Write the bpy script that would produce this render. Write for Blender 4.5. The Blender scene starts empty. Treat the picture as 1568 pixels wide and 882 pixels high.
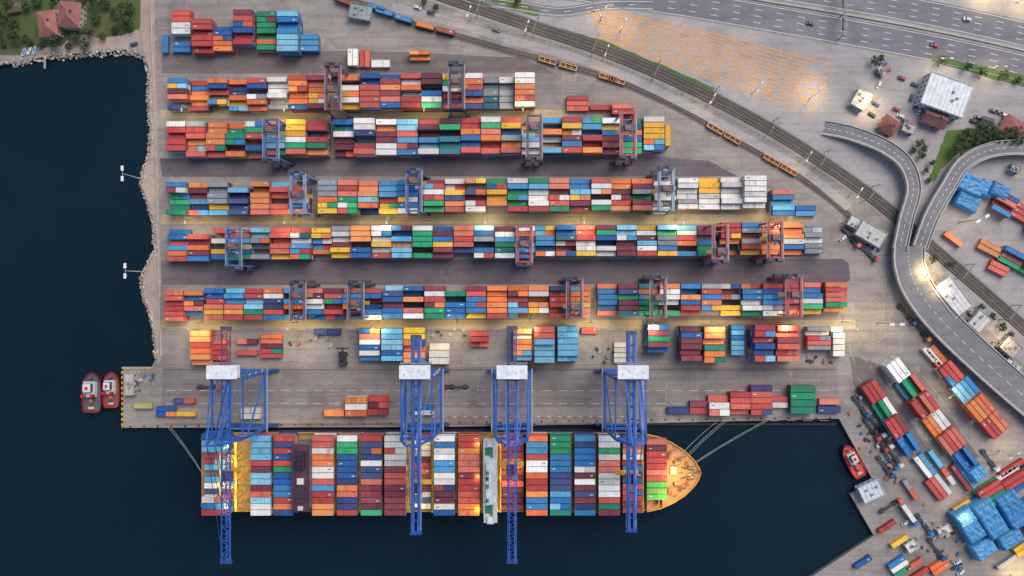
import bpy, math, random
from mathutils import Vector, Matrix, noise
from mathutils.geometry import tessellate_polygon
random.seed(11)
S=0.36; CX,CY=784.0,441.0; H=400.0
def G(px,py,h=0.0):
    m=(H-h)/H
    return ((px-CX)*S*m,(CY-py)*S*m)
def lin(c):
    o=[]
    for v in c:
        v/=255.0
        o.append(v/12.92 if v<=0.04045 else ((v+0.055)/1.055)**2.4)
    return tuple(o)
def C(r,g,b,k=1.0):
    l=lin((r,g,b)); return (l[0]*k,l[1]*k,l[2]*k,1.0)
scene=bpy.context.scene
def link(o,parent=None):
    scene.collection.objects.link(o)
    if parent: o.parent=parent
    return o
def empty(name,loc=(0,0,0)):
    o=bpy.data.objects.new(name,None); o.location=loc; o.empty_display_size=2
    return link(o)
# ---------------- mesh builder
class MB:
    def __init__(s): s.v=[];s.f=[];s.c=[];s.m=[]
    def face(s,idx,col,mi=0): s.f.append(idx); s.c.append(col); s.m.append(mi)
    def box(s,cx,cy,z0,sx,sy,sz,ang=0,col=(1,1,1,1),mi=0,tx=1.0,ty=1.0,bottom=True):
        ca,sa=math.cos(ang),math.sin(ang); b=len(s.v)
        for (z,kx,ky) in ((z0,1,1),(z0+sz,tx,ty)):
            for (ux,uy) in ((-.5,-.5),(.5,-.5),(.5,.5),(-.5,.5)):
                x=ux*sx*kx;y=uy*sy*ky
                s.v.append((cx+x*ca-y*sa,cy+x*sa+y*ca,z))
        for q in ((4,5,6,7),(0,1,5,4),(1,2,6,5),(2,3,7,6),(3,0,4,7))+(((3,2,1,0),) if bottom else ()):
            s.face([b+i for i in q],col,mi)
    def beam(s,a,b_,w,h=None,col=(1,1,1,1),mi=0):
        h=h or w
        a=Vector(a);b=Vector(b_);d=(b-a)
        if d.length<1e-6:return
        d.normalize()
        up=Vector((0,0,1))
        if abs(d.dot(up))>0.98: up=Vector((1,0,0))
        r=d.cross(up).normalized();u=r.cross(d).normalized()
        k=len(s.v)
        for p in (a,b):
            for (i,j) in ((-.5,-.5),(.5,-.5),(.5,.5),(-.5,.5)):
                s.v.append(tuple(p+r*(w*i)+u*(h*j)))
        for q in ((0,1,5,4),(1,2,6,5),(2,3,7,6),(3,0,4,7),(3,2,1,0),(4,5,6,7)):
            s.face([k+i for i in q],col,mi)
    def cyl(s,a,b_,r1,r2,n=8,col=(1,1,1,1),mi=0):
        a=Vector(a);b=Vector(b_);d=(b-a).normalized()
        up=Vector((0,0,1))
        if abs(d.dot(up))>0.98: up=Vector((1,0,0))
        r=d.cross(up).normalized();u=r.cross(d).normalized();k=len(s.v)
        for p,rr in ((a,r1),(b,r2)):
            for i in range(n):
                t=2*math.pi*i/n
                s.v.append(tuple(p+r*(rr*math.cos(t))+u*(rr*math.sin(t))))
        for i in range(n):
            j=(i+1)%n
            s.face([k+i,k+j,k+n+j,k+n+i],col,mi)
        s.face([k+i for i in range(n)][::-1],col,mi); s.face([k+n+i for i in range(n)],col,mi)
    def poly(s,pts,z,col,mi=0):
        k=len(s.v)
        for p in pts: s.v.append((p[0],p[1],z))
        tris=tessellate_polygon([[Vector((p[0],p[1],0)) for p in pts]])
        for t in tris:
            a,b,c=[pts[i] for i in t]
            cr=(b[0]-a[0])*(c[1]-a[1])-(b[1]-a[1])*(c[0]-a[0])
            t=list(t) if cr>0 else list(t)[::-1]
            s.face([k+i for i in t],col,mi)
    def prism(s,pts,z0,z1,col,side=None,mi=0,mis=None):
        s.poly(pts,z1,col,mi)
        n=len(pts);k=len(s.v)
        for z in (z0,z1):
            for p in pts: s.v.append((p[0],p[1],z))
        for i in range(n):
            j=(i+1)%n
            s.face([k+i,k+j,k+n+j,k+n+i],side or col,mi if mis is None else mis)
    def mesh(s,name,mats,smooth=False):
        me=bpy.data.meshes.new(name)
        me.from_pydata(s.v,[],s.f)
        at=me.attributes.new("Col",'FLOAT_COLOR','FACE')
        flat=[x for c in s.c for x in c]
        at.data.foreach_set('color',flat)
        if not isinstance(mats,(list,tuple)): mats=[mats]
        for m in mats: me.materials.append(m)
        me.polygons.foreach_set('material_index',s.m)
        if smooth: me.polygons.foreach_set('use_smooth',[True]*len(s.f))
        me.update()
        return me
    def obj(s,name,mats,parent=None,smooth=False):
        return link(bpy.data.objects.new(name,s.mesh(name,mats,smooth)),parent)
# ---------------- materials
def newmat(name):
    m=bpy.data.materials.new(name); m.use_nodes=True
    nt=m.node_tree; b=nt.nodes['Principled BSDF']
    return m,nt,b
def nd(nt,t,**k):
    n=nt.nodes.new(t)
    for a,v in k.items(): setattr(n,a,v)
    return n
def noise_n(nt,scale,detail=5,rough=0.6,mapscale=None,rot=0):
    g=nd(nt,'ShaderNodeNewGeometry')
    mp=nd(nt,'ShaderNodeMapping')
    mp.inputs['Scale'].default_value=mapscale or (1,1,1)
    mp.inputs['Rotation'].default_value=(0,0,rot)
    nt.links.new(g.outputs['Position'],mp.inputs['Vector'])
    n=nd(nt,'ShaderNodeTexNoise'); n.inputs['Scale'].default_value=scale
    n.inputs['Detail'].default_value=detail; n.inputs['Roughness'].default_value=rough
    nt.links.new(mp.outputs[0],n.inputs['Vector'])
    return n.outputs['Fac']
def maprange(nt,fac,a,b,c,d):
    m=nd(nt,'ShaderNodeMapRange'); 
    for i,v in zip(('From Min','From Max','To Min','To Max'),(a,b,c,d)): m.inputs[i].default_value=v
    nt.links.new(fac,m.inputs['Value']); return m.outputs[0]
def mulcol(nt,colsock,fac):
    m=nd(nt,'ShaderNodeVectorMath',operation='SCALE')
    nt.links.new(colsock,m.inputs[0]); nt.links.new(fac,m.inputs['Scale'])
    return m.outputs[0]
def mixc(nt,fac,a,b):
    m=nd(nt,'ShaderNodeMix',data_type='RGBA')
    nt.links.new(fac,m.inputs[0])
    for i,v in ((6,a),(7,b)):
        if isinstance(v,tuple): m.inputs[i].default_value=v
        else: nt.links.new(v,m.inputs[i])
    return m.outputs[2]
def attr_mat(name,rough=0.55,lo=0.7,hi=1.12,scale=0.35,metal=0.0,dirt=(0.12,0.09,0.07,1),dirtamt=0.35):
    m,nt,b=newmat(name)
    a=nd(nt,'ShaderNodeAttribute'); a.attribute_name='Col'
    n=noise_n(nt,scale,6,0.65)
    v=maprange(nt,n,0.3,0.7,lo,hi)
    c=mulcol(nt,a.outputs['Color'],v)
    n2=noise_n(nt,scale*4,4,0.7)
    d=maprange(nt,n2,0.55,0.8,0,dirtamt)
    c2=mixc(nt,d,c,dirt)
    nt.links.new(c2,b.inputs['Base Color'])
    b.inputs['Roughness'].default_value=rough; b.inputs['Metallic'].default_value=metal
    return m
M_paint=attr_mat('painted_steel',0.5)
M_cont=attr_mat('container_paint',0.65,0.82,1.12,0.22,dirtamt=0.35,dirt=(0.2,0.16,0.13,1))
M_gen=attr_mat('general_surface',0.8)
M_mark=attr_mat('road_marking_paint',0.8,0.7,1.05,0.6,dirtamt=0.4,dirt=(0.3,0.26,0.22,1))
def emis(name,col,st):
    m,nt,b=newmat(name); b.inputs['Base Color'].default_value=(*col,1)
    b.inputs['Emission Color'].default_value=(*col,1); b.inputs['Emission Strength'].default_value=st
    return m
M_lamp=emis('lamp_glow',(1,0.85,0.55),5)
def ground_mat(name,c1,c2,stain,slab=True,streakrot=0,streak=0.5,slabw=9,slabh=6,joint=0.8,stainamt=0.75):
    m,nt,b=newmat(name)
    big=maprange(nt,noise_n(nt,0.012,6,0.6),0.35,0.65,0,1)
    c=mixc(nt,big,c1,c2)
    st=maprange(nt,noise_n(nt,0.05,8,0.7),0.5,0.72,0,stainamt)
    c=mixc(nt,st,c,stain)
    sk=maprange(nt,noise_n(nt,1.0,5,0.7,(0.012,0.35,1),streakrot),0.45,0.7,0,streak)
    c=mixc(nt,sk,c,stain)
    pat=maprange(nt,noise_n(nt,0.18,3,0.5,(0.5,1,1),streakrot),0.56,0.6,1,0.9)
    c=mulcol(nt,c,pat)
    fine=maprange(nt,noise_n(nt,0.8,6,0.75),0.3,0.7,0.8,1.15)
    c=mulcol(nt,c,fine)
    if slab:
        g=nd(nt,'ShaderNodeNewGeometry')
        br=nd(nt,'ShaderNodeTexBrick'); br.inputs['Scale'].default_value=1
        br.inputs['Brick Width'].default_value=slabw; br.inputs['Row Height'].default_value=slabh
        br.inputs['Mortar Size'].default_value=0.12; br.offset=0.0
        br.inputs['Color1'].default_value=(1,1,1,1); br.inputs['Color2'].default_value=(0.84,0.85,0.86,1)
        br.inputs['Mortar'].default_value=(joint,joint,joint,1)
        nt.links.new(g.outputs['Position'],br.inputs['Vector'])
        mm=nd(nt,'ShaderNodeMix',data_type='RGBA',blend_type='MULTIPLY'); mm.inputs[0].default_value=1
        nt.links.new(c,mm.inputs[6]); nt.links.new(br.outputs['Color'],mm.inputs[7]); c=mm.outputs[2]
    nt.links.new(c,b.inputs['Base Color']); b.inputs['Roughness'].default_value=0.85
    return m
M_ground=ground_mat('yard_concrete',C(172,161,151),C(148,140,134),C(110,103,101))
M_side=ground_mat('quay_wall_concrete',C(130,125,118),C(110,105,100),C(70,66,60),slab=False)
M_dark=ground_mat('worn_asphalt',C(102,93,100),C(118,107,108),C(82,77,85),slab=False,streak=0.6)
M_dark2=ground_mat('worn_brown_asphalt',C(128,116,110),C(118,108,106),C(92,84,84),slab=False,streak=0.6)
M_light=ground_mat('lamp_tinted_lane_concrete',C(192,178,142),C(170,156,130),C(124,115,96),slab=False)  # pale concrete with the yellow lamplight of the lanes mixed into its colour
M_high=ground_mat('highway_asphalt',C(118,117,124),C(132,130,134),C(100,99,107),slab=False,streakrot=math.radians(12),streak=0.5)
M_pale=ground_mat('pale_paving',C(178,170,166),C(162,156,154),C(136,131,129),slab=False)
M_ballast=ground_mat('rail_ballast',C(92,84,78),C(108,98,90),C(66,60,56),slab=False)
M_ramp=ground_mat('ramp_asphalt',C(140,137,138),C(126,123,124),C(108,105,106),slab=False)
M_grass=ground_mat('grass',C(54,84,36),C(84,94,52),C(118,104,78),slab=False,streak=0.1)
M_verge=ground_mat('verge_grass',C(66,116,40),C(92,108,50),C(120,108,72),slab=False,streak=0.1)
M_sand=ground_mat('shore_gravel',C(186,168,150),C(168,150,136),C(130,116,104),slab=False,streak=0.1)
M_apron=ground_mat('apron_asphalt',C(154,144,137),C(137,128,123),C(106,98,95),slab=True,slabw=14,slabh=5,streak=0.65)
# water
M_water,nt,b=newmat('sea_water')
n=noise_n(nt,0.008,5,0.65); c=mixc(nt,maprange(nt,n,0.3,0.7,0,1),(0.0035,0.0125,0.022,1),(0.0065,0.019,0.031,1))
nt.links.new(c,b.inputs['Base Color']); b.inputs['Roughness'].default_value=0.14; b.inputs['IOR'].default_value=1.33; b.inputs['Specular IOR Level'].default_value=0.4
bp=nd(nt,'ShaderNodeBump'); bp.inputs['Strength'].default_value=0.28; bp.inputs['Distance'].default_value=0.4
nt.links.new(noise_n(nt,0.25,6,0.65,(1,1.6,1)),bp.inputs['Height']); nt.links.new(bp.outputs[0],b.inputs['Normal'])
# ---------------- world, camera, sun
w=bpy.data.worlds.new("World"); scene.world=w; w.use_nodes=True
nt=w.node_tree; bg=nt.nodes['Background']
sky=nt.nodes.new('ShaderNodeTexSky'); sky.sky_type='NISHITA'; sky.sun_disc=False
EL,AZ=math.radians(50),math.radians(38)
sky.sun_elevation=EL; sky.sun_rotation=AZ; sky.air_density=1.0; sky.dust_density=2.0
nt.links.new(sky.outputs[0],bg.inputs[0]); bg.inputs[1].default_value=0.15
sd=bpy.data.lights.new('sun','SUN'); sd.energy=2.3; sd.angle=math.radians(45); sd.color=(1,0.92,0.84)
so=link(bpy.data.objects.new('sun',sd))
dv=Vector((math.sin(AZ)*math.cos(EL),math.cos(AZ)*math.cos(EL),math.sin(EL)))
so.rotation_euler=dv.to_track_quat('Z','Y').to_euler(); so.location=(0,0,300)
cd=bpy.data.cameras.new('camera'); cd.sensor_width=36; cd.lens=18*H/(784*S); cd.clip_end=20000; cd.clip_start=1
co=link(bpy.data.objects.new('camera',cd)); co.location=(0,0,H); co.rotation_euler=(0,0,0); scene.camera=co
scene.view_settings.view_transform='Standard'; scene.view_settings.look='None'
# ---------------- sea and land
mb=MB(); 
R=7000
mb.v=[(-R,-R,-2.4),(R,-R,-2.4),(R,R,-2.4),(-R,R,-2.4)]; mb.face([0,1,2,3],(1,1,1,1)); mb.obj('sea',M_water)
west=[(222,88),(229,112),(227,150),(231,200),(229,235),(219,262),(216,283),(227,310),(236,345),(237,385),(225,408),(217,425),(219,452),(230,480),(237,515),(239,548),(232,562)]
north=[(-40,101),(0,97),(35,93),(62,86),(98,84),(130,80),(165,79),(190,76),(210,80)]
land=[(-15000,-15000),(-15000,110)]+north+west+[(186,562),(186,655),(660,654),(1000,648),(1285,641),(1337,736),(1302,757),(1338,820),(1240,885),(1100,975),(600,15000),(15000,15000),(15000,-15000)]
pts=[G(*p) for p in land]
mb=MB(); mb.prism(pts,-7,0,(1,1,1,1),mi=0,mis=1); mb.obj('ground',[M_ground,M_side])
def jit(pts,a=1.5,sub=4):
    out=[]
    n=len(pts)
    for i in range(n):
        a0=pts[i];a1=pts[(i+1)%n]
        for k in range(sub):
            t=k/sub
            out.append((a0[0]+(a1[0]-a0[0])*t+random.uniform(-a,a),a0[1]+(a1[1]-a0[1])*t+random.uniform(-a,a)))
    return out
def sheet(name,pts,mat,z,jitter=0):
    if jitter: pts=jit(pts,jitter,8)
    mb=MB(); mb.poly([G(*p) for p in pts],z,(1,1,1,1)); return mb.obj(name,mat)
sheet('asphalt_yard_lane',[(248,80),(560,78),(800,88),(850,112),(248,113)],M_dark2,0.01,0.8)
sheet('asphalt_yard_lane',[(245,242),(1000,240),(1085,246),(1130,270),(248,271)],M_dark,0.01,0.6)
sheet('asphalt_yard_lane',[(246,398),(1290,396),(1300,404),(1302,428),(1290,436),(248,436)],M_dark,0.01,0.6)
sheet('asphalt_apron',[(248,560),(1280,560),(1286,622),(248,626)],M_apron,0.01,0.4)
for (y0,y1,x1) in ((168,181,870),(328,343,1250),(490,503,1310)):
    sheet('concrete_yard_lane',[(246,y0),(x1,y0),(x1,y1),(246,y1)],M_light,0.012,0.5)
sheet('grass',[(-300,-300),(214,-300),(214,40),(208,70),(185,66),(140,70),(95,74),(60,76),(30,83),(-300,90)],M_grass,0.014,1.5)
sheet('dirt_path',[(120,52),(150,58),(190,54),(214,44),(214,72),(190,73),(160,75),(128,77),(98,80),(60,80),(56,74),(92,70)],M_sand,0.02,1.5)
sheet('dirt_path',[(84,-10),(92,-10),(90,16),(96,40),(88,42),(82,14)],M_sand,0.02,1)
sheet('shore_path',[(214,-100),(236,-100),(238,110),(242,240),(244,330),(246,430),(248,548),(241,558),(239,515),(231,482),(221,452),(219,426),(227,409),(239,384),(238,345),(229,310),(218,283),(221,262),(231,235),(233,200),(229,150),(231,112),(222,84),(216,60)],M_sand,0.008,0)
sheet('asphalt_patch',[(1300,545),(1340,555),(1420,690),(1395,712),(1310,600)],M_dark2,0.01,2)
sheet('asphalt_patch',[(1390,560),(1500,700),(1480,715),(1375,590)],M_dark2,0.012,2)
# ---------------- ribbons
def cr(pts,n=10):
    P=[pts[0]]+list(pts)+[pts[-1]]; out=[]
    for i in range(1,len(P)-2):
        p0,p1,p2,p3=[Vector(P[i+k][:2]) for k in (-1,0,1,2)]
        for k in range(n):
            t=k/n
            out.append(0.5*((2*p1)+(-p0+p2)*t+(2*p0-5*p1+4*p2-p3)*t*t+(-p0+3*p1-3*p2+p3)*t**3))
    out.append(Vector(pts[-1][:2])); return out
def off(line,d):
    out=[]
    for i,p in enumerate(line):
        a=line[max(i-1,0)];b=line[min(i+1,len(line)-1)]
        t=(b-a).normalized(); out.append(p+Vector((-t.y,t.x))*d)
    return out
def world(pts,n=10): return [Vector(G(p.x,p.y)) for p in cr(pts,n)]
def ribbon(mb,line,w,z,col=(1,1,1,1),mi=0,zf=None):
    L=off(line,w/2);Rr=off(line,-w/2);k=len(mb.v)
    for i,(a,b) in enumerate(zip(L,Rr)):
        zz=zf(i/(len(L)-1)) if zf else z
        mb.v+= [(a.x,a.y,zz),(b.x,b.y,zz)]
    for i in range(len(L)-1): mb.face([k+2*i,k+2*i+1,k+2*i+3,k+2*i+2],col,mi)
def resample(line,step):
    out=[line[0].copy()];acc=0
    for a,b in zip(line,line[1:]):
        d=(b-a).length
        if d<1e-6: continue
        t=step-acc
        while t<=d:
            out.append(a.lerp(b,t/d)); t+=step
        acc=d-(t-step)
    return out
def dashes(mb,line,w,dash,gap,z,col,phase=0):
    pl=resample(line,0.5); nd_=max(1,int(dash/0.5)); per=max(nd_+1,int(round((dash+gap)/0.5)))
    i=int(phase/0.5)
    while i+nd_<len(pl):
        ribbon(mb,[pl[i],pl[i+nd_//2] if nd_>1 else pl[i].lerp(pl[i+nd_],.5),pl[i+nd_]],w,z,col); i+=per
WHT=C(225,222,215); YEL=C(225,160,50); ORG=C(238,158,62)
def road(name,pts,wpx,mat,z,lanes=0,edge=True,markcol=WHT,kerb=False):
    line=world(pts); wd=wpx*S
    mb=MB(); ribbon(mb,line,wd,z); o=mb.obj(name,mat)
    mk=MB()
    if edge:
        for s_ in (1,-1): ribbon(mk,off(line,s_*(wd/2-0.6)),0.3,z+0.008,markcol)
    for k in range(1,lanes): dashes(mk,off(line,-wd/2+wd*k/lanes),0.3,4,8,z+0.008,markcol)
    if mk.f: mk.obj('lane_marking',M_mark,o)
    if kerb:
        kb=MB()
        for s_ in (1,-1):
            l=off(line,s_*(wd/2+0.2))
            for a,b_ in zip(l,l[1:]): kb.beam((a.x,a.y,z+0.06),(b_.x,b_.y,z+0.06),0.3,0.18,C(170,165,158))
        kb.obj('kerb',M_gen,o)
    return line
sheet('pavement',[(600,-200),(2200,-200),(2200,700),(1568,560),(1450,440),(1385,350),(1300,285),(1180,200),(1050,135),(900,75),(760,35),(640,-5)],M_pale,0.01)
HW1=[(760,-38),(900,-16),(1050,6),(1200,32),(1330,55),(1450,78),(1568,104),(1750,150),(2100,260)]
HW2=[(900,-62),(1050,-40),(1200,-18),(1330,3),(1450,26),(1568,52),(1750,96),(2100,200)]
road('highway',HW1,40,M_high,0.02,4,kerb=True)
road('highway',HW2,38,M_high,0.02,4,kerb=True)
ml=world([(830,-40),(1050,-16),(1200,7),(1330,29),(1450,52),(1568,78),(1750,122),(2100,230)]); mb=MB()
for a,b_ in zip(ml,ml[1:]): mb.beam((a.x,a.y,.4),(b_.x,b_.y,.4),.5,.8,C(190,184,176))
mb.obj('central_barrier',M_gen)
road('slip_road',[(640,-40),(720,-4),(800,10),(860,18),(930,8),(1000,8)],14,M_high,0.03,2,kerb=True)
sheet('verge',[(772,-6),(800,4),(830,20),(820,26),(780,12),(740,-4)],M_verge,0.034,1)
sheet('verge',[(1420,84),(1568,116),(1700,150),(1700,168),(1568,134),(1432,96)],M_verge,0.034,1)
sheet('verge',[(850,42),(930,64),(1010,98),(1095,135),(1090,142),(1000,104),(905,68),(840,48)],M_verge,0.034,1)
sheet('verge',[(1450,200),(1568,196),(1640,200),(1640,222),(1520,218),(1470,232),(1440,262),(1430,280),(1424,272),(1432,244)],M_verge,0.034,1.5)
RAIL=[(600,-34),(690,-2),(820,42),(910,72),(1000,108),(1090,150),(1178,197),(1255,245),(1325,294),(1375,334),(1430,382),(1500,442),(1568,502),(1650,575),(1900,790)]
def railway(name,pts,wpx,tracks,z=0.04):
    line=world(pts); o=None
    mb=MB(); ribbon(mb,line,wpx*S,z); o=mb.obj(name,M_ballast)
    r=MB()
    for t in tracks:
        c=off(line,t)
        for g in (-0.75,0.75):
            l=off(c,g)
            for a,b_ in zip(l,l[1:]): r.beam((a.x,a.y,z+0.22),(b_.x,b_.y,z+0.22),0.18,0.18,C(158,148,138))
        rs=resample(c,1.3)
        for a,b_ in zip(rs,rs[1:]):
            t_=(b_-a).normalized(); nrm=Vector((-t_.y,t_.x))
            r.beam((a.x-nrm.x*1.2,a.y-nrm.y*1.2,z+0.06),(a.x+nrm.x*1.2,a.y+nrm.y*1.2,z+0.06),0.24,0.14,C(92,83,76))
    r.obj('rails_and_sleepers',M_gen,o)
    return line
rl=railway('railway',RAIL,20,(-1.9,1.9))
SPUR=[(500,-8),(560,8),(640,40),(700,55),(780,78),(880,104),(960,130),(1040,166),(1120,212),(1200,256),(1265,300),(1310,340)]
sl=railway('railway_siding',SPUR,10,(-1.0,),0.02)
road('service_road',[(600,10),(700,36),(790,64),(880,88),(970,122),(1060,166),(1150,216),(1230,262),(1300,318)],13,M_pale,0.035,0,edge=False)
def fence(name,pts,h=2.0,step=3.0,col=C(150,150,150)):
    line=resample(world(pts),step); mb=MB()
    for a,b_ in zip(line,line[1:]):
        mb.beam((a.x,a.y,0),(a.x,a.y,h),0.1,0.1,col)
        for z in (0.3,h*0.6,h): mb.beam((a.x,a.y,z),(b_.x,b_.y,z),0.06,0.06,col)
    mb.obj(name,M_paint)
fence('railway_fence',[(640,20),(820,58),(910,88),(1000,124),(1090,167),(1178,214),(1255,262),(1330,312)])
wl_=world([(232,-20),(234,60),(236,110),(241,240),(243,330),(245,430),(248,545)]); mb=MB()
for a,b_ in zip(wl_,wl_[1:]): mb.beam((a.x,a.y,.7),(b_.x,b_.y,.7),.35,1.4,C(196,188,176))
mb.obj('boundary_wall',M_gen)
for (x,y) in ((735,14),(820,42),(910,72),(1003,110),(1090,150),(1178,197),(1255,245),(1328,297),(1470,416),(1540,478)):
    p=Vector(G(x,y)); d=min(range(1,len(rl)-1),key=lambda i:(rl[i]-p).length)
    t=(rl[d+1]-rl[d-1]).normalized(); n_=Vector((-t.y,t.x)); m_=MB(); g=C(150,150,150)
    for s_ in (-1,1): 
        q=p+n_*s_*5.2; m_.cyl((q.x,q.y,0),(q.x,q.y,8.2),0.25,0.2,6,g)
    a=p-n_*5.2;b_=p+n_*5.2
    for z in (7.4,8.2): m_.beam((a.x,a.y,z),(b_.x,b_.y,z),0.22,0.22,g)
    m_.obj('catenary_gantry',M_paint)
m_=MB()
for o_ in (-1.9,1.9):
    l=off(rl,o_)
    for a,b_ in zip(l,l[1:]): m_.beam((a.x,a.y,6.2),(b_.x,b_.y,6.2),0.07,0.07,C(60,60,60))
m_.obj('overhead_wire',M_paint)
# truck park with straight orange lane lines
m_=MB(); N=13
for i in range(N):
    t=i/(N-1)
    a=(896+16*t,10+60*t); b_=(1266-26*t,98+76*t)
    xm=a[0]+(b_[0]-a[0])*.5; ym=a[1]+(b_[1]-a[1])*.5-6
    ln=world([a,(xm,ym),b_],6)
    dashes(m_,ln,0.7,9,1.5,0.03,ORG,random.uniform(0,9))
for q in ([(1270,84),(1262,130),(1240,178)],):
    ln=world(q,6); dashes(m_,ln,0.9,2,2,0.03,ORG)
m_.obj('lane_marking',M_mark)
# ---------------- elevated ramps
def ramp(name,pts,wpx,z0,z1,z2,center=True):
    line=world(pts); wd=wpx*S; nn=len(line)
    def zf(t): return z0+(z1-z0)*min(1,t*3) if t<0.34 else (z1 if t<0.7 else z1+(z2-z1)*(t-0.7)/0.3)
    mb=MB(); ribbon(mb,line,wd,0,zf=zf)
    L=off(line,wd/2);Rr=off(line,-wd/2)
    for i in range(nn-1):
        za,zb=zf(i/(nn-1)),zf((i+1)/(nn-1))
        for l in (L,Rr):
            a,b_=l[i],l[i+1]
            mb.beam((a.x,a.y,za-0.1),(b_.x,b_.y,zb-0.1),0.4,2.0,C(190,184,176),1)
        if i%5==2 and za>2:
            p=line[i]; mb.cyl((p.x,p.y,0),(p.x,p.y,za-0.3),0.9,0.9,10,C(165,160,152),1)
    k=len(mb.v)
    for i,(a,b_) in enumerate(zip(L,Rr)):
        z=zf(i/(nn-1))-0.9; mb.v+=[(a.x,a.y,z),(b_.x,b_.y,z)]
    for i in range(nn-1): mb.face([k+2*i,k+2*i+2,k+2*i+3,k+2*i+1],C(150,145,140),1)
    o=mb.obj(name,[M_ramp,M_gen])
    mk=MB()
    for s_,da in ((1,0),(-1,0),(0,1)):
        l=off(line,s_*(wd/2-0.9))
        if da and center:
            for i in range(0,nn-1,2):
                k=len(mk.v); za,zb=zf(i/(nn-1))+.02,zf((i+1)/(nn-1))+.02
                t=(l[i+1]-l[i]).normalized()*0.15
                mk.v+=[(l[i].x-t.y,l[i].y+t.x,za),(l[i].x+t.y,l[i].y-t.x,za),(l[i+1].x+t.y,l[i+1].y-t.x,zb),(l[i+1].x-t.y,l[i+1].y+t.x,zb)]
                mk.face([k,k+1,k+2,k+3],WHT)
        elif not da: ribbon(mk,l,0.3,0,WHT,zf=lambda t:zf(t)+0.02)
    mk.obj('lane_marking',M_mark,o)
ramp('road_ramp',[(1262,196),(1300,206),(1345,226),(1378,252),(1391,290),(1380,335),(1370,382)],21,0.1,5.2,5.2)
ramp('road_ramp',[(1720,262),(1640,240),(1568,229),(1510,232),(1468,252),(1442,290),(1418,332),(1400,380)],22,0.1,5.2,5.2)
ramp('road_overpass',[(1384,378),(1384,405),(1396,440),(1430,486),(1490,545),(1568,612),(1700,720)],46,5.3,5.3,3.0)
def tear(k): return [G(1336+k*17*math.sin(t)*(1-.45*math.cos(t)) ,492-k*34*math.cos(t)) for t in [2*math.pi*i/28 for i in range(28)]]
m_=MB(); o_=tear(1)
for p,q in zip(o_,o_[1:]+o_[:1]): m_.beam((p[0],p[1],.06),(q[0],q[1],.06),.3,.13,C(200,178,110))
m_.obj('traffic_island',M_gen)
# ---------------- containers
RED=[(206,84,74),(216,102,86),(194,72,68),(218,120,100),(182,66,66)]
ORA=[(236,132,72),(244,150,88),(230,116,66)]
BLU=[(36,110,172),(54,130,188),(30,90,156),(76,150,200)]
LBL=[(112,186,218),(140,200,222),(92,170,212)]
NAV=[(50,68,120),(66,82,128)]
MAR=[(134,56,70),(150,66,74),(114,52,66)]
WHI=[(236,230,220),(224,218,210),(244,240,232)]
GRY=[(158,158,160),(138,144,150)]
GRN=[(30,156,104),(60,182,116),(24,132,100)]
YEL_=[(244,192,66),(238,178,54)]
TEA=[(58,134,142),(44,102,116)]
MIX=RED*5+ORA*5+BLU*5+LBL*3+NAV*2+MAR*4+WHI*5+GRY*2+GRN*3+YEL_*4+TEA
WARM=RED*5+ORA*6+BLU*2+YEL_*3+WHI*2+MAR*3
COOL=BLU*5+LBL*5+NAV*3+WHI*2+RED
SHIP=BLU*4+RED*5+MAR*6+NAV*4+WHI*4+ORA*2+LBL*2+GRN+GRY*3
def ccol(pal):
    r,g,b_=random.choice(pal); j=random.uniform(0.9,1.06); f=random.choice((0,0,0,.1)); m=(r+g+b_)/3+12
    return C(*[min(250,(v*(1-f)+m*f)*j) for v in (r,g,b_)])
def container(mb,x,y,z,L,W,Hc,ang,col,detail=True,door=False):
    ca,sa=math.cos(ang),math.sin(ang)
    def T(u,v,zz): return (x+u*ca-v*sa,y+u*sa+v*ca,zz)
    k=len(mb.v); l,w=L/2,W/2
    for zz,a,b_ in ((z,l,w),(z+Hc,l,w),(z+Hc,l-.16,w-.12),(z+Hc-.07,l-.16,w-.12)):
        for (i,j) in ((-1,-1),(1,-1),(1,1),(-1,1)): mb.v.append(T(i*a,j*b_,zz))
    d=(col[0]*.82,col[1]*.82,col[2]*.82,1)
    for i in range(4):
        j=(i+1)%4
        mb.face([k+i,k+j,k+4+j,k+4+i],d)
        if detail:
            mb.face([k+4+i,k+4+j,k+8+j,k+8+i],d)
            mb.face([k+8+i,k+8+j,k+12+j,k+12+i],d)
    mb.face([k+12,k+13,k+14,k+15] if detail else [k+4,k+5,k+6,k+7],col)
    if detail:
        g=(col[0]*.5+.05,col[1]*.5+.05,col[2]*.5+.05,1)
        for i in (-1,1):
            for j in (-1,1):
                p=T(i*(l-.13),j*(w-.13),0); mb.box(p[0],p[1],z+Hc-.12,.3,.28,.16,ang,g,bottom=False)
        n=5 if L>8 else 3
        for q in range(n):
            u=-l+L*(q+.5)/n; p=T(u,0,0)
            mb.box(p[0],p[1],z+Hc-.08,.35,W-.5,.05,ang,(col[0]*.88,col[1]*.88,col[2]*.88,1),bottom=False)
        r_=random.random()
        if r_<.22 and L>8:
            lum=.6 if sum(col[:3])<1.2 else .12
            u=random.choice((-1,1))*(l-1.8); p=T(u,random.uniform(-.4,.4),0); mb.box(p[0],p[1],z+Hc-.065,1.9,.5,.02,ang,(lum,lum,lum,1),bottom=False)
        elif r_<.36:
            u=random.uniform(-.3,.3)*L; p=T(u,0,0); f=random.choice((.7,.8,1.15)); mb.box(p[0],p[1],z+Hc-.065,L*random.uniform(.1,.3),W-.5,.02,ang,(col[0]*f,col[1]*f,col[2]*f,1),bottom=False)
    if door:
        for q in (-.8,-.35,.35,.8):
            p=T(l+.04,q*w,0); mb.beam((p[0],p[1],z+.15),(p[0],p[1],z+Hc-.15),.06,.06,C(190,190,190))
TH=2.6
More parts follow.
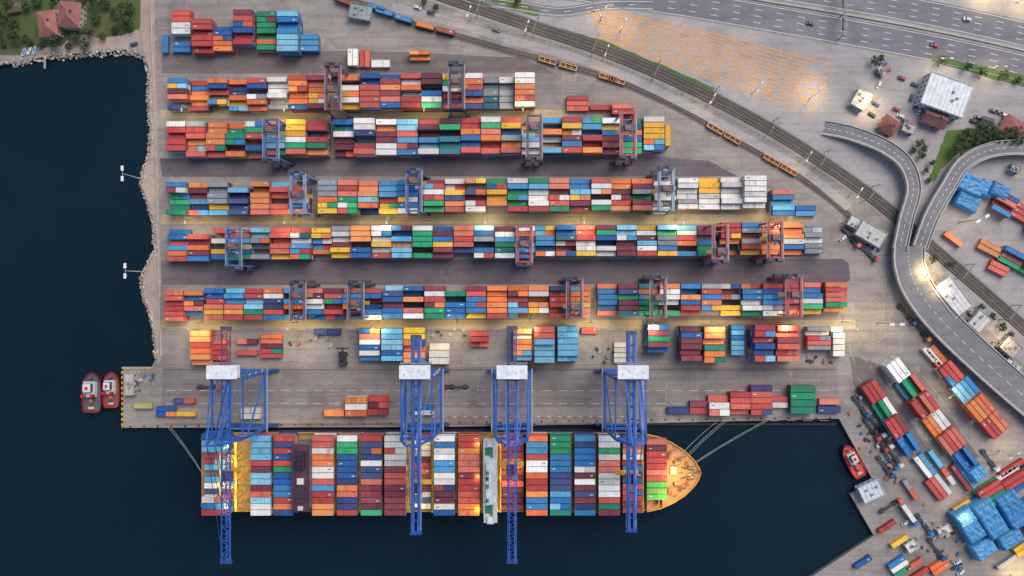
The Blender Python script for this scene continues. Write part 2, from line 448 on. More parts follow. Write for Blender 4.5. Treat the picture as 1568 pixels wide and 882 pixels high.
def stack(cx,cy,nL,nW,ang=0,tiers=3,pal=MIX,pl=32.0,pw=8.4,z0=0.0,var=1,hole=0.0,name='shipping_container_stack',parent=None,split=0.12,shape=None):
    htop=z0+tiers*TH; m=(H-htop)/H
    X,Y=G(cx,cy,htop); PL=pl*S*m; PW=pw*S*m
    ca,sa=math.cos(ang),math.sin(ang); mb=MB()
    for i in range(nL):
        bt=tiers-(random.random()<.25 and var>0)
        jog=random.uniform(-.12,.12)
        for j in range(nW):
            if shape and not shape(i,j): continue
            t=bt
            if var and random.random()<.24: t-=random.randint(1,var)
            if random.random()<hole: t=random.choice((0,1,1,max(1,bt-2)))
            t=max(t,0)
            u=(i-(nL-1)/2)*PL+jog; v=((nW-1)/2-j)*PW
            sp=random.random()<split
            for k in range(t):
                top=(k==t-1)
                col=ccol(pal)
                if top and j>0 and random.random()<.25 and getattr(stack,'last',None) and getattr(stack,'pal',None) is pal: col=stack.last
                if top: stack.last=col; stack.pal=pal
                ed=(i==nL-1) or (i==0)
                if sp:
                    for s_ in (-1,1):
                        uu=u+s_*PL*.245
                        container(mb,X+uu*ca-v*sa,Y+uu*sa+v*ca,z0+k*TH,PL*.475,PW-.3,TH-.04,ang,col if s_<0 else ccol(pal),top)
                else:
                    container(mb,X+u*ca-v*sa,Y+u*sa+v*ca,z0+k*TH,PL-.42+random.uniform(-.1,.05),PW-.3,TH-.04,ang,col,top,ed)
    return mb.obj(name,M_cont,parent) if mb.f else None
def block(x0,x1,y0,y1,tiers,nW=6,hole=.11,**k):
    n=max(1,round((x1-x0)/32.0)); return stack((x0+x1)/2,(y0+y1)/2,n,nW,0,tiers,pl=(x1-x0)/n,pw=(y1-y0)/nW,hole=hole,**k)
W2=WHI*6+YEL_+GRY
block(256,408,119,168,3); block(408,440,117,166,3,pal=W2,hole=.05); block(440,500,114,166,4,pal=WARM); block(516,550,112,166,4); block(550,740,111,165,4)
block(740,788,115,165,3,nW=5,pal=GRY*6+TEA*2+WHI,hole=0); block(788,820,110,163,4,pal=WARM,hole=0)
block(254,405,185,240,3); block(405,500,182,236,4); block(508,705,180,236,4); block(705,985,178,234,4); block(985,1018,178,230,3)
block(253,380,278,329,3); block(380,470,276,328,4); block(486,640,275,327,4,hole=.07); block(648,905,272,324,4); block(905,1000,272,322,4)
block(1002,1036,276,322,3,pal=W2,hole=.3);block(1038,1070,272,320,3,pal=W2,hole=.12); block(1072,1138,270,320,3,pal=W2,hole=.1); block(1140,1175,268,318,4,pal=WHI,hole=0)
block(252,320,350,400,3,pal=WARM+MIX); block(320,505,348,397,4,hole=.14); block(505,820,345,395,4); block(820,1100,344,392,4); block(1104,1198,340,390,4,pal=WARM+MIX); block(1200,1235,340,390,3,pal=WHI+BLU+ORA,hole=.1); block(1235,1266,338,388,3,pal=W2+GRY*3,hole=.05)
block(250,312,445,492,3,pal=RED*5+ORA+MAR+BLU); block(312,585,441,490,4,hole=.15); block(585,905,437,488,4); block(916,1200,434,484,4); block(1200,1232,433,482,4,pal=WARM); block(1232,1264,432,482,4,pal=MIX,hole=0); block(1264,1298,432,478,3,pal=GRN*3+ORA*2+RED,hole=0)
block(1183,1218,290,330,3,nW=5,pal=COOL,hole=0); block(1218,1250,314,331,1,nW=2,pal=BLU+MAR,hole=0)
stack(1023,207,1,1,math.pi/2,3,YEL_,pl=34,pw=9,split=0)
# top-left cluster
block(292,324,28,79,3,pal=RED*4+MAR,hole=0); block(262,292,15,52,2,nW=4,pal=BLU+RED+WHI+GRN); block(264,292,55,80,1,nW=3,pal=COOL); stack(253,67,1,1,math.pi/2,1,BLU,pl=28,pw=9)
block(326,356,38,78,2,nW=5,pal=WARM+COOL); block(356,387,14,68,3,pal=BLU+RED+MAR,hole=0); block(364,394,70,82,1,nW=2,pal=RED+BLU,hole=0); block(390,421,14,74,3,nW=7,pal=MIX,hole=0); block(423,456,16,78,4,nW=7,pal=BLU*4+LBL,hole=0); block(457,488,52,78,2,nW=3,pal=BLU)
block(298,332,80,92,1,nW=2,pal=WHI,hole=0); stack(494,55,1,1,math.pi/2,1,WARM,pl=34,pw=9)
stack(540,87,1,2,math.pi/2,2,RED+WHI,pl=27,pw=8); stack(557,87,1,2,math.pi/2,2,RED+GRN,pl=27,pw=8); block(568,656,91,103,1,nW=1,pal=GRN+WHI+MAR,hole=0); block(626,658,77,90,2,nW=2,pal=ORA,hole=0)
block(868,903,144,168,2,nW=3,pal=RED,hole=0); block(838,866,166,175,1,nW=1,pal=RED,hole=0); block(904,970,158,175,2,nW=2,pal=RED*3+MAR,hole=.2)
# apron stacks
block(290,322,506,560,3,nW=6,pal=ORA*3+RED,hole=0); block(322,346,520,560,2,nW=5,pal=ORA+RED+YEL_); block(260,288,512,526,1,nW=2,pal=BLU+GRY,hole=0)
block(362,394,510,562,1,nW=6,pal=MIX,hole=.2); block(396,430,512,557,2,nW=6,pal=MIX,hole=.1); block(432,458,536,566,1,nW=3,pal=WHI,hole=0)
block(548,581,503,554,4,pal=BLU+WHI+RED+ORA,hole=0); block(583,616,503,553,4,pal=LBL*4+BLU,hole=0); block(617,651,501,558,3,pal=ORA+BLU*2+YEL_,hole=0)
block(656,688,526,558,2,nW=3,pal=[(212,202,184),(220,212,196)],hole=0); block(720,749,507,532,2,nW=3,pal=RED,hole=0)
block(786,815,503,553,4,pal=WHI+LBL+ORA,hole=0); block(818,850,500,556,5,pal=RED*2+LBL+MAR+WHI,hole=0); block(854,887,500,555,5,pal=LBL*5,hole=0); block(890,904,516,528,1,nW=1,pal=GRY,hole=0); block(890,915,501,512,1,nW=1,pal=COOL,hole=0)
block(992,1026,497,541,4,nW=5,pal=WHI+MAR+GRN+BLU,hole=0); block(1043,1076,500,553,4,pal=RED*2+MAR+BLU+WHI,hole=0); block(1078,1111,500,556,4,pal=ORA*3+GRN+RED,hole=0)
block(1122,1143,498,545,3,nW=6,pal=LBL+GRY+BLU,hole=0,split=0); block(1156,1188,497,554,5,pal=WHI+RED+BLU*2+LBL+ORA,hole=0); block(1190,1226,498,554,5,pal=RED*3+NAV+MAR,hole=0); block(1236,1273,500,536,2,nW=5,pal=WHI+RED+GRY,hole=.1); block(1275,1294,500,546,2,nW=5,pal=WHI,split=0)
block(480,522,503,513,1,nW=1,pal=NAV,hole=0); block(368,400,606,642,1,nW=4,pal=[(212,206,196)],hole=0); block(940,960,524,556,1,nW=4,pal=[(206,200,184)],hole=0,split=0)
block(494,530,598,605,1,nW=1,pal=WARM,hole=0); 
# quay edge row
block(464,528,627,638,1,nW=1,pal=YEL_+ORA+MAR,hole=0); block(528,562,608,638,2,nW=3,pal=YEL_+WHI+ORA,hole=0); block(562,594,607,636,2,nW=3,pal=MAR+RED,hole=0); block(596,665,620,636,1,nW=2,pal=MIX,hole=0)
block(1022,1056,613,634,1,nW=2,pal=COOL,hole=0); block(1056,1086,614,634,1,nW=2,pal=WARM,hole=0); block(1086,1118,606,637,2,nW=3,pal=RED+WHI,hole=0); block(1118,1150,600,636,2,nW=4,pal=RED*2+BLU,hole=0)
block(1150,1184,590,636,2,nW=5,pal=GRN+RED+NAV,hole=0); block(1184,1210,608,635,2,nW=3,pal=LBL+RED+WHI,hole=0); block(1211,1250,590,634,2,nW=4,pal=RED+MAR+GRN+WHI,hole=0); block(1254,1286,610,620,1,nW=1,pal=RED,hole=0); block(1252,1288,622,633,1,nW=1,pal=MIX,hole=0)
block(204,236,606,615,1,nW=1,pal=MIX,hole=0); block(204,234,617,626,1,nW=1,pal=[(190,180,120)],hole=0); block(206,234,628,637,1,nW=1,pal=WHI+BLU,hole=0);block(238,300,622,638,1,nW=2,pal=MIX,hole=0); block(264,298,610,618,1,nW=1,pal=COOL,hole=0)
# east yard
def row(x0,y0,x1,y1,nW,bays,pw=8.2):
    dx,dy=x1-x0,y1-y0; L=math.hypot(dx,dy); a=math.atan2(-dy,dx); n=len(bays)
    for i,bd in enumerate(bays):
        if not bd: continue
        t=(i+.5)/n; nw=bd[2] if len(bd)>2 else nW
        stack(x0+dx*t,y0+dy*t,1,nw,a,bd[0],bd[1],pl=L/n,pw=pw,hole=0,var=1,split=.08)
row(1329,586,1401,694,3,[(2,RED*3+LBL),(2,GRN+RED+WHI),(3,RED+MAR+BLU),(2,BLU*2+NAV)])
row(1366,553,1490,716,4,[(3,WHI*3,3),(2,GRN+RED+TEA),(3,RED*3),(2,YEL_+WHI+ORA),(2,RED+YEL_+MAR),(2,BLU+WHI+MAR,3)])
row(1424,532,1536,664,3,[(1,ORA+MAR+WHI,2),(2,RED+WHI+BLU),(2,ORA+WHI+LBL+BLU,4),(3,ORA*3+BLU+RED,4),(2,ORA+RED+LBL,4)])
row(1396,512,1452,574,1,[(1,RED),(1,BLU+WHI),(1,MAR+ORA)])
row(1350,556,1386,530,2,[(1,RED+ORA)])
row(1402,700,1450,762,3,[(1,LBL+RED+WHI),(1,LBL+WHI*2+RED)])
row(1424,690,1462,742,1,[(1,GRN+LBL+WHI),(1,WHI+RED)])
row(1466,712,1496,752,2,[(2,MAR+BLU+LBL)])
row(1462,628,1484,660,1,[(1,MIX)])
row(1500,668,1516,690,1,[(1,GRN)])
row(1385,735,1405,765,1,[(1,GRY+RED)])
row(1416,778,1438,808,2,[(1,MIX)])
for t in ((1355,800,1,3,GRN+RED+YEL_),(1376,826,1,2,YEL_),(1320,858,1,2,LBL+BLU),(1378,868,1,3,WHI+GRN+BLU),(1405,872,1,3,RED+GRN),(1476,778,1,2,YEL_),(1290,880,1,2,RED+GRY),(1342,838,1,1,WHI+BLU),(1440,868,1,2,WHI+ORA)): stack(t[0],t[1],t[2],t[3],math.radians(33),1,t[4],pl=30,pw=8.2,hole=0)
row(1505,768,1640,684,4,[(2,RED+MAR+GRN),(2,RED*2+BLU+WHI),(2,BLU+NAV+GRY),(2,MIX)])
row(1530,725,1640,655,2,[(1,MIX),(1,WHI+GRN+RED),(2,MIX)])
row(1526,868,1586,828,2,[(1,YEL_+GRY),(1,YEL_)])
row(1526,304,1640,368,4,[(2,MAR+BLU+NAV+RED),(2,RED*2+NAV),(2,MIX),(2,MIX)])
row(1502,368,1640,440,3,[(1,LBL+ORA,3),(2,BLU+ORA+RED+GRN),(2,ORA+GRN),(2,MIX)])
row(1447,356,1474,376,1,[(1,ORA)]); row(1516,404,1544,418,2,[(1,GRN+RED+BLU)])
# wagons
def wagon(x,y,deg,col,L=12,load=True):
    X,Y=G(x,y); a=math.radians(deg); m_=MB(); ca,sa=math.cos(a),math.sin(a)
    m_.box(X,Y,0.9,L,2.6,0.35,a,C(90,76,66))
    for s_ in (-1,1):
        for q in (-.85,.85):
            for e in (-.9,.9):
                u=s_*L*.35+e; m_.cyl((X+u*ca-q*sa,Y+u*sa+q*ca,.65),(X+u*ca-(q+.12)*sa,Y+u*sa+(q+.12)*ca,.65),.45,.45,10,C(50,46,44))
        m_.beam((X+s_*L*.5*ca,Y+s_*L*.5*sa,1.0),(X+s_*(L*.5+.7)*ca,Y+s_*(L*.5+.7)*sa,1.0),.3,.3,C(40,40,40))
    if load: container(m_,X,Y,1.25,L-.4,2.5,2.2,a,C(*col),True,True)
    else:
        for q in (-1.15,1.15): m_.box(X-q*sa,Y+q*ca,1.25,L,.4,.7,a,C(*col))
        for e in (-.47,-.16,.16,.47): m_.box(X+e*L*ca,Y+e*L*sa,1.25,.4,1.9,.6,a,C(*col))
    m_.obj('rail_wagon',M_paint)
for x,y,d,c in ((590,21,-16,(70,140,190)),(619,31,-16,(70,140,190)),(652,42,-14,(228,130,70)),(683,50,-14,(160,80,70)),(578,14,-20,(70,130,180)),(838,94,-16,(226,168,90)),(870,103,-16,(226,168,90)),(930,120,-18,(230,150,80)),(943,124,-18,(230,150,80)),(1094,198,-30,(226,160,90)),(1120,213,-30,(216,150,90)),(1180,246,-30,(226,140,70)),(1206,261,-30,(226,130,70)),(528,4,-20,(150,80,60))):
    wagon(x,y,d,c,10,load=(x<700))
# ---------------- RTG cranes
def rtg(px,y0,y1,col,boxend=1):
    hh=22.0; c=C(*col); X,Y0=G(px,y0,hh); _,Y1=G(px,y1,hh); m_=MB(); w=3.3; dk=C(52,54,64)
    lo,hi=min(Y0,Y1),max(Y0,Y1); lo+=1;hi-=1
    for s_ in (-1,1):
        x=X+s_*w
        m_.beam((x,lo,hh),(x,hi,hh),1.0,1.6,c)
        m_.beam((x+s_*.9,lo,hh+.2),(x+s_*.9,hi,hh+.2),.6,.1,C(160,160,160))
        for y in (lo+.8,hi-.8):
            m_.beam((X+s_*4.6,y,1.8),(x,y,hh-.8),.9,.9,c)
            m_.box(X+s_*4.6,y,1.1,3.2,1.0,.9,0,dk)
            for e in (-1,1): m_.cyl((X+s_*4.6+e*1.0,y-.35,.75),(X+s_*4.6+e*1.0,y+.35,.75),.75,.75,12,C(28,28,28))
        for y in (lo+1.5,hi-1.5): m_.beam((x,y,hh-6),(x,y+(4 if y==lo+1.5 else -4),hh-.9),.45,.45,c)
    for y in (lo+.8,hi-.8):
        m_.beam((X-5,y,2.2),(X+5,y,2.2),.9,1.0,c); m_.beam((X-w,y,hh),(X+w,y,hh),.9,1.2,c)
    for y in (lo+4,hi-4): m_.beam((X-w,y,hh-.6),(X+w,y,hh-.6),.4,.5,c)
    ty=lo+(hi-lo)*random.uniform(.2,.8)
    m_.box(X,ty,hh+.9,7.4,3.6,.5,0,C(84,80,92)); m_.box(X-.6,ty+.4,hh+1.4,3.2,2.2,1.4,0,C(150,90,84)); m_.cyl((X-1.8,ty-1,hh+2),(X+1.8,ty-1,hh+2),.6,.6,10,C(120,120,120))
    m_.box(X+1.5,ty-2.8,hh-3,2,2,2.2,0,C(200,205,210))
    for a in (-2,2):
        for b_ in (-1,1): m_.beam((X+a,ty+b_,hh+.8),(X+a,ty+b_,14),.08,.08,C(30,30,30))
    m_.box(X,ty,13.6,11,2.0,.4,0,C(170,140,70))
    by=(hi+.2) if boxend>0 else (lo-.2)
    m_.box(X-2.6,by,2.8,3.6,2.6,2.8,0,dk); m_.box(X+2.4,by,2.8,3.2,2.4,2.4,0,C(70,70,84))
    m_.box(X,by,hh-.6,9.0,2.2,.5,0,dk); m_.box(X-2.8,by,hh,2.6,1.9,1.8,0,C(62,66,84)); m_.box(X+2.4,by,hh,2.8,1.7,1.3,0,C(90,92,104))
    m_.beam((X-4.4,by+boxend*1.3,hh-.2),(X+4.4,by+boxend*1.3,hh-.2),.15,.9,C(110,110,116))
    for s_ in (-1,1):
        m_.beam((X+s_*4.4,by-1.1,hh+.9),(X+s_*4.4,by+1.1,hh+.9),.08,.08,C(200,200,200))
    m_.obj('rubber_tyred_gantry_crane',M_paint)
BL=(76,106,156);PU=(122,70,88);RD=(186,80,80);BG=(140,164,188)
for a in ((510,97,172,PU,1),(699,95,170,(80,68,86),1),(415,178,247,BL,-1),(818,172,245,PU,-1),(962,168,243,RD,-1),(456,262,330,(122,148,186),1),(634,258,328,BL,1),(1020,255,326,BG,1),(358,346,412,BL,-1),(803,342,406,RD,-1),(1103,340,402,(178,96,90),-1),(1187,336,400,RD,-1),(456,430,494,(116,88,94),1),(545,430,492,(82,84,100),1),(880,424,490,PU,1),(1008,422,490,(132,82,92),1),(1216,420,488,RD,1)): rtg(*a)
# ---------------- STS cranes
def sts(px,ytip,yback,lattice,backcol=None,hx=0):
    hh=42.0; blue=C(44,96,178); dk=C(36,74,148); X,YT=G(px,ytip,hh); _,YB=G(px,yback,hh)
    YW=G(0,649)[1]; YL=G(0,566)[1]; lw=9.5; m_=MB(); wht=C(236,236,236)
    for s_ in (-1,1):
        x=X+s_*lw
        for y in (YW,YL):
            m_.beam((x,y,2.6),(x,y,13),1.4,1.4,blue); m_.beam((x,y,13),(X+s_*7.6,y,hh-1),1.1,1.1,blue)
            m_.box(x,y,1.6,7.5,1.3,1.1,0,dk)
            for e in (-2.8,-1.2,1.2,2.8): m_.cyl((x+e,y-.3,.7),(x+e,y+.3,.7),.65,.65,10,C(45,45,48)); 
            m_.box(x,y,.8,7.2,1.0,.8,0,C(60,60,66))
        m_.beam((x,YL,13),(x,YW,13),1.2,1.5,blue)
        m_.beam((x,YL,13),(X+s_*8.2,YW,hh-6),.7,.7,blue)
        m_.beam((X+s_*7.6,YL,hh-2),(X+s_*7.6,YW,hh-2),.6,1.1,blue)
        m_.beam((X+s_*7.6,YW,hh),(X+s_*2.4,YW+1,60),.9,.9,blue)
        m_.beam((X+s_*2.4,YW+1,60),(X+s_*3.2,YL+2,hh+1),.5,.5,blue)
        m_.beam((X+s_*7.6,YL,hh),(X+s_*2.4,YW+1,60),.4,.4,blue)
        m_.beam((X+s_*2.0,YW+1,60),(X+s_*2.0,YW+(YT-YW)*.5,hh+1),.22,.22,dk)
        m_.beam((X+s_*2.0,YW+1,60),(X+s_*2.0,YW+(YT-YW)*.88,hh+1),.22,.22,dk)
        m_.beam((X+s_*(lw+1.2),YL+2,13.6),(X+s_*(lw+1.2),YW-2,13.6),.8,.1,C(150,155,165))
    for y in (YW,YL):
        m_.beam((X-lw,y,13),(X+lw,y,13),1.2,1.8,blue); m_.beam((X-7.6,y,hh-1),(X+7.6,y,hh-1),1.1,1.6,blue)
        m_.beam((X-lw,y,2.8),(X+lw,y,2.8),1.0,1.2,blue)
    m_.beam((X-2.4,YW+1,60),(X+2.4,YW+1,60),.9,.9,blue)
    m_.beam((X-8.4,YW,26),(X+7.8,YW,hh-3),.5,.5,blue); m_.beam((X+8.4,YW,26),(X-7.8,YW,hh-3),.5,.5,blue)
    m_.beam((X-9,YL,16),(X,YL,hh-3),.5,.5,blue); m_.beam((X+9,YL,16),(X,YL,hh-3),.5,.5,blue)
    g=2.1
    bc=C(*backcol) if backcol else blue
    if lattice:
        for (ya,yb,cc) in ((YB,YL+6,bc),(YL+6,YT,blue)):
            for s_ in (-1,1):
                m_.beam((X+s_*g,ya,hh),(X+s_*g,yb,hh),.55,.55,cc)
            m_.beam((X-g*.6,ya,hh+2.6),(X-g*.6,yb,hh+2.6),.35,.35,cc); m_.beam((X+g*.6,ya,hh+2.6),(X+g*.6,yb,hh+2.6),.35,.35,cc)
            n=max(2,int(abs(yb-ya)/3.4)); 
            for i in range(n):
                p=ya+(yb-ya)*i/n; q=ya+(yb-ya)*(i+1)/n; s_=1 if i%2 else -1
                m_.beam((X-s_*g,p,hh),(X+s_*g,q,hh),.3,.3,cc); m_.beam((X-g,p,hh),(X+g,p,hh),.3,.3,cc)
                for e in (-1,1): m_.beam((X+e*g,p,hh),(X+e*g*.6,q,hh+2.6),.25,.25,cc)
    else:
        for s_ in (-1,1):
            m_.beam((X+s_*1.3,YB,hh),(X+s_*1.3,YT,hh),1.2,2.0,blue)
            m_.beam((X+s_*2.35,YB,hh-.6),(X+s_*2.35,YT,hh-.6),.6,.1,C(120,144,182))
        n=int(abs(YT-YB)/6)
        for i in range(n+1):
            p=YB+(YT-YB)*i/n; m_.beam((X-2,p,hh-.4),(X+2,p,hh-.4),.7,.8,dk)
    m_.box(X,YT,hh-1,5.6,2.0,1.4,0,dk); m_.box(X,YB,hh-.6,5.4,2.0,1.0,0,C(80,80,90))
    hy=G(0,570,hh+5)[1]; mx=X-hx
    m_.box(mx,hy,hh+1,14.6,6.2,4.2,0,wht); m_.box(mx,hy,hh+5.2,15.0,6.6,.25,0,C(232,234,236))
    for e in (-5,-2,2,5): m_.box(mx+e,hy+random.uniform(-1,1),hh+5.4,.7,.8,.3,0,C(205,208,210))
    m_.beam((mx-7.8,hy-4,hh+1.1),(mx+7.8,hy-4,hh+1.1),.9,.12,C(110,120,140)); m_.beam((mx-7.8,hy+4,hh+1.1),(mx+7.8,hy+4,hh+1.1),.9,.12,C(110,120,140))
    ty=YW-random.uniform(8,30)
    m_.box(X,ty,hh-2.4,5.6,5,1.0,0,C(120,60,66)); m_.box(X+1.5,ty-4,hh-5.2,2.2,2.4,2.4,0,C(200,205,215)); 
    for a in (-2,2): m_.beam((X+a,ty,hh-2),(X+a,ty,28),.1,.1,C(30,30,30))
    m_.box(X,ty,27.5,12,2.4,.5,0,C(205,160,50))
    for i in range(8):
        z=3+i*4.6; m_.beam((X+lw-1.6,YL+(-1.5 if i%2 else 1.5),z),(X+lw-1.6,YL+(1.5 if i%2 else -1.5),z+4.6),.7,.12,C(160,160,165))
    m_.obj('ship_to_shore_crane',M_paint)
sts(346,860,503,True,(140,72,92)); sts(637,816,516,False); sts(784,860,502,True,(64,74,128)); sts(967,812,510,False)
# ---------------- quay furniture
def quayY(px): 
    return 655-(px-186)*(14/1099.0)
m_=MB()
for y,c in ((649.5,(90,80,74)),(566,(90,80,74))):
    for d in (-.25,.25):
        X0,Y=G(250,y);X1,_=G(1280,y); m_.beam((X0,Y+d,0.05),(X1,Y+d,0.05),.14,.1,C(*c))
m_.obj('crane_rail',M_gen)
m_=MB(); 
for y,c in ((644,YEL),(598,WHT),(618,WHT),(561,YEL),(504,WHT)):
    X0,Y=G(255,y);X1,_=G(1278,y); ln=[Vector((X0+(X1-X0)*i/200,Y)) for i in range(201)]; dashes(m_,ln,.2,5 if y!=561 else 7,4 if y!=561 else 1,0.03,c)
for y in (170,179,330,341,492,501):
    X0,Y=G(250,y);X1,_=G(860 if y<200 else 1230,y); ln=[Vector((X0+(X1-X0)*i/200,Y)) for i in range(201)]; dashes(m_,ln,.3,8,1.5,0.03,C(215,180,80))
for x in list(range(300,1260,48)):
    X0,Y0=G(x,614);_,Y1=G(x,562); ln=[Vector((X0,Y0+(Y1-Y0)*i/20)) for i in range(21)]
    if random.random()<.6: dashes(m_,ln,.18,4,2,0.03,C(190,180,165))
for q in ([(1300,560),(1360,640),(1420,720),(1470,800)],[(1320,545),(1370,610),(1440,700)],[(1310,450),(1300,520),(1310,560)],[(1280,330),(1330,400),(1352,440),(1352,500)],[(1400,560),(1440,610),(1500,700)]):
    dashes(m_,world(q),.22,5,2,0.03,C(205,190,150))
m_.obj('lane_marking',M_mark)
for i in range(52):
    px=200+i*21; X,Y=G(px,quayY(px)-1.8); m_=MB(); m_.cyl((X,Y,0),(X,Y,.5),.35,.28,10,C(50,48,46)); m_.cyl((X,Y,.5),(X,Y,.7),.45,.45,10,C(60,56,50)); m_.obj('mooring_bollard',M_gen)
m_=MB()
for i in range(75):
    px=192+i*14.6; X,Y=G(px,quayY(px)+1.0); m_.cyl((X-1,Y-.2,-1),(X+1,Y-.2,-1),.6,.6,8,C(26,26,28))
m_.obj('quay_fender',M_gen)
m_=MB()
for i in range(38):
    px=664+i*8; X,Y=G(px,638.5); m_.box(X,Y,0,1.4,.5,.8,0,C(226,110,50) if i%2 else C(225,220,210),ty=.5)
m_.obj('traffic_barrier',M_gen)
m_=MB()
for i in range(22):
    X,Y=G(187.5,566+i*4); m_.box(X,Y,0,.8,1.4,.5,0,C(220,170,50) if i%2 else C(40,40,40))
for i in range(12): 
    X,Y=G(189+i*3.8,563.5); m_.box(X,Y,0,1.3,.7,.5,0,C(220,170,50) if i%2 else C(200,195,185))
m_.obj('quay_edge_kerb',M_gen)
# pallets and spare parts lying about the yard
m_=MB()
for (x0,x1,y0,y1,n) in ((440,545,515,530,9),(655,715,505,520,6),(905,945,530,555,8),(1355,1375,705,740,10),(1315,1350,650,700,14),(1420,1470,800,870,16),(1235,1280,540,556,7),(205,240,568,602,10),(1390,1420,770,840,10),(1300,1330,590,640,5)):
    for i in range(n):
        X,Y=G(random.uniform(x0,x1),random.uniform(y0,y1)); m_.box(X,Y,.02,random.uniform(.8,2.6),random.uniform(.8,1.8),random.uniform(.3,1.4),random.choice((0,.95,-.95)),C(*random.choice(((150,130,110),(80,76,76),(190,180,168),(190,110,70),(70,110,150),(60,60,62)))))
m_.obj('cargo_pallets',M_gen)
# ---------------- ship
ship=empty('container_ship',(G(690,716)[0],G(0,716)[1],0))
def ch(o):
    if o: 
        o.parent=ship; o.matrix_parent_inverse=Matrix.Translation(-ship.location)
    return o
SY=716.5; DK=8.0
dk=[(318,50),(328,57),(345,59),(700,59),(960,59),(985,57.5),(1005,53),(1025,44),(1042,33),(1055,20),(1062,9),(1065,0)]
wl=[(326,30),(340,48),(370,57),(700,58.5),(930,58),(960,54),(985,46),(1005,36),(1022,26),(1036,14),(1044,6),(1048,0)]
m_=MB()
def hullpt(x,hb,s_,z): X,Y=G(x,SY); return (X,Y+s_*hb*S,z)
N=len(dk)
zs=[(-4,0),(-1,0.15),(3,0.6),(DK,1.0)]
for s_ in (1,-1):
    for a in range(len(zs)-1):
        for i in range(N-1):
            q=[]
            for (ii,aa) in ((i,a),(i+1,a),(i+1,a+1),(i,a+1)):
                t=zs[aa][1]; x=wl[ii][0]*(1-t)+dk[ii][0]*t; hb=wl[ii][1]*(1-t)+dk[ii][1]*t
                m_.v.append(hullpt(x,hb,s_,zs[aa][0])); q.append(len(m_.v)-1)
            col=C(120,44,40) if a==0 else C(34,52,84)
            m_.face(q if s_<0 else q[::-1],col)
q=[]
for a in range(len(zs)):
    t=zs[a][1]; x=wl[0][0]*(1-t)+dk[0][0]*t; hb=wl[0][1]*(1-t)+dk[0][1]*t
    q.append((x,hb,zs[a][0]))
for a in range(3):
    b0=len(m_.v)
    m_.v+=[hullpt(q[a][0],q[a][1],1,q[a][2]),hullpt(q[a][0],q[a][1],-1,q[a][2]),hullpt(q[a+1][0],q[a+1][1],-1,q[a+1][2]),hullpt(q[a+1][0],q[a+1][1],1,q[a+1][2])]
    m_.face([b0,b0+1,b0+2,b0+3],C(34,52,84))
ch(m_.obj('hull',M_paint))
m_=MB(); out=[hullpt(x,hb-.3,-1,0)[:2] for x,hb in dk]+[hullpt(x,hb-.3,1,0)[:2] for x,hb in dk[-2::-1]]
m_.poly(out,DK,C(170,136,86))
bow=[hullpt(x,hb-1,-1,0)[:2] for x,hb in dk[5:]]+[hullpt(x,hb-1,1,0)[:2] for x,hb in dk[-2:4:-1]]
m_.prism(bow,DK,DK+2.5,C(200,150,104),C(190,110,70))
ch(m_.obj('deck',M_gen))
m_=MB()
for s_ in (1,-1):
    for (x0,h0),(x1,h1) in zip(dk,dk[1:]):
        z=DK+.6+(2.6 if x0>=985 else 0); a=hullpt(x0,h0-.4,s_,z);b_=hullpt(x1,h1-.4,s_,z); m_.beam(a,b_,.3,1.5,C(206,166,84) if x0<985 else C(226,170,96))
def bx(px,dy,w,l,h,c,z=DK+2.5): X,Y=G(px,SY+dy); m_.box(X,Y,z,w,l,h,0,C(*c))
for dy in (-16,16):
    X,Y=G(1030,SY+dy); m_.cyl((X-1.6,Y,DK+3.6),(X+1.6,Y,DK+3.6),1.1,1.1,12,C(190,150,90)); m_.box(X,Y,DK+2.5,4.5,1.4,.6,0,C(110,80,60))
    X,Y=G(1046,SY+dy*.6); m_.cyl((X,Y,DK+2.5),(X,Y,DK+3.4),.5,.5,10,C(60,50,45)); 
    X,Y=G(1018,SY+dy*1.6); m_.cyl((X,Y-1.4,DK+3.4),(X,Y+1.4,DK+3.4),.9,.9,12,C(176,120,80))
    X,Y=G(1036,SY+dy*.5); m_.beam((X,Y,DK+2.8),(X+7,Y*.5+G(0,SY)[1]*.5,DK+2.8),.4,.3,C(70,60,54))
for px,dy in ((1052,-9),(1052,9),(1040,-24),(1040,22),(1026,-34),(1026,34),(1057,0),(1036,0)):
    X,Y=G(px,SY+dy)
    for e in (-.6,.6): m_.cyl((X+e,Y,DK+2.5),(X+e,Y,DK+3.5),.3,.3,8,C(150,90,60))
for px,dy in ((1020,-30),(1034,-20),(1020,30),(1034,24),(1044,-14),(1044,16)): bx(px,dy,1.4,1.8,.9,(186,90,60))
X,Y=G(1046,SY); m_.cyl((X,Y,DK+2.5),(X,Y,DK+12),.4,.2,8,C(240,220,180)); bx(1024,-4,3,4,1.2,(220,210,190)); bx(1008,0,1,34,3.0,(214,140,86))
for s_ in (-1,1):
    a=hullpt(1012,0,1,DK+4); b_=hullpt(1000,46,s_,DK+4); m_.beam(a,b_,.4,3.0,C(204,130,80))
for dy in (-38,-20,0,20,38):
    X,Y=G(364,SY+dy); m_.box(X,Y,DK,6,4.2,1.3,0,C(214,180,90)); m_.cyl((X-1.5,Y-1,DK+1.9),(X+1.5,Y-1,DK+1.9),.7,.7,10,C(200,180,120))
    X,Y=G(334,SY+dy*.9); m_.box(X,Y,DK,3.5,3.2,.9,0,C(150,140,120))
for x in (354,377): 
    X,Y=G(x,SY); 
    for dy in range(-54,55,9): m_.beam((X,Y+dy*S,DK),(X,Y+dy*S,DK+7),.35,.35,C(200,160,60))
    m_.beam((X,Y-54*S,DK+7),(X,Y+54*S,DK+7),1.2,.25,C(220,190,96))
ch(m_.obj('deck_machinery',M_paint))
m_=MB()
def shx(px,h): return G(px,0,h)[0]
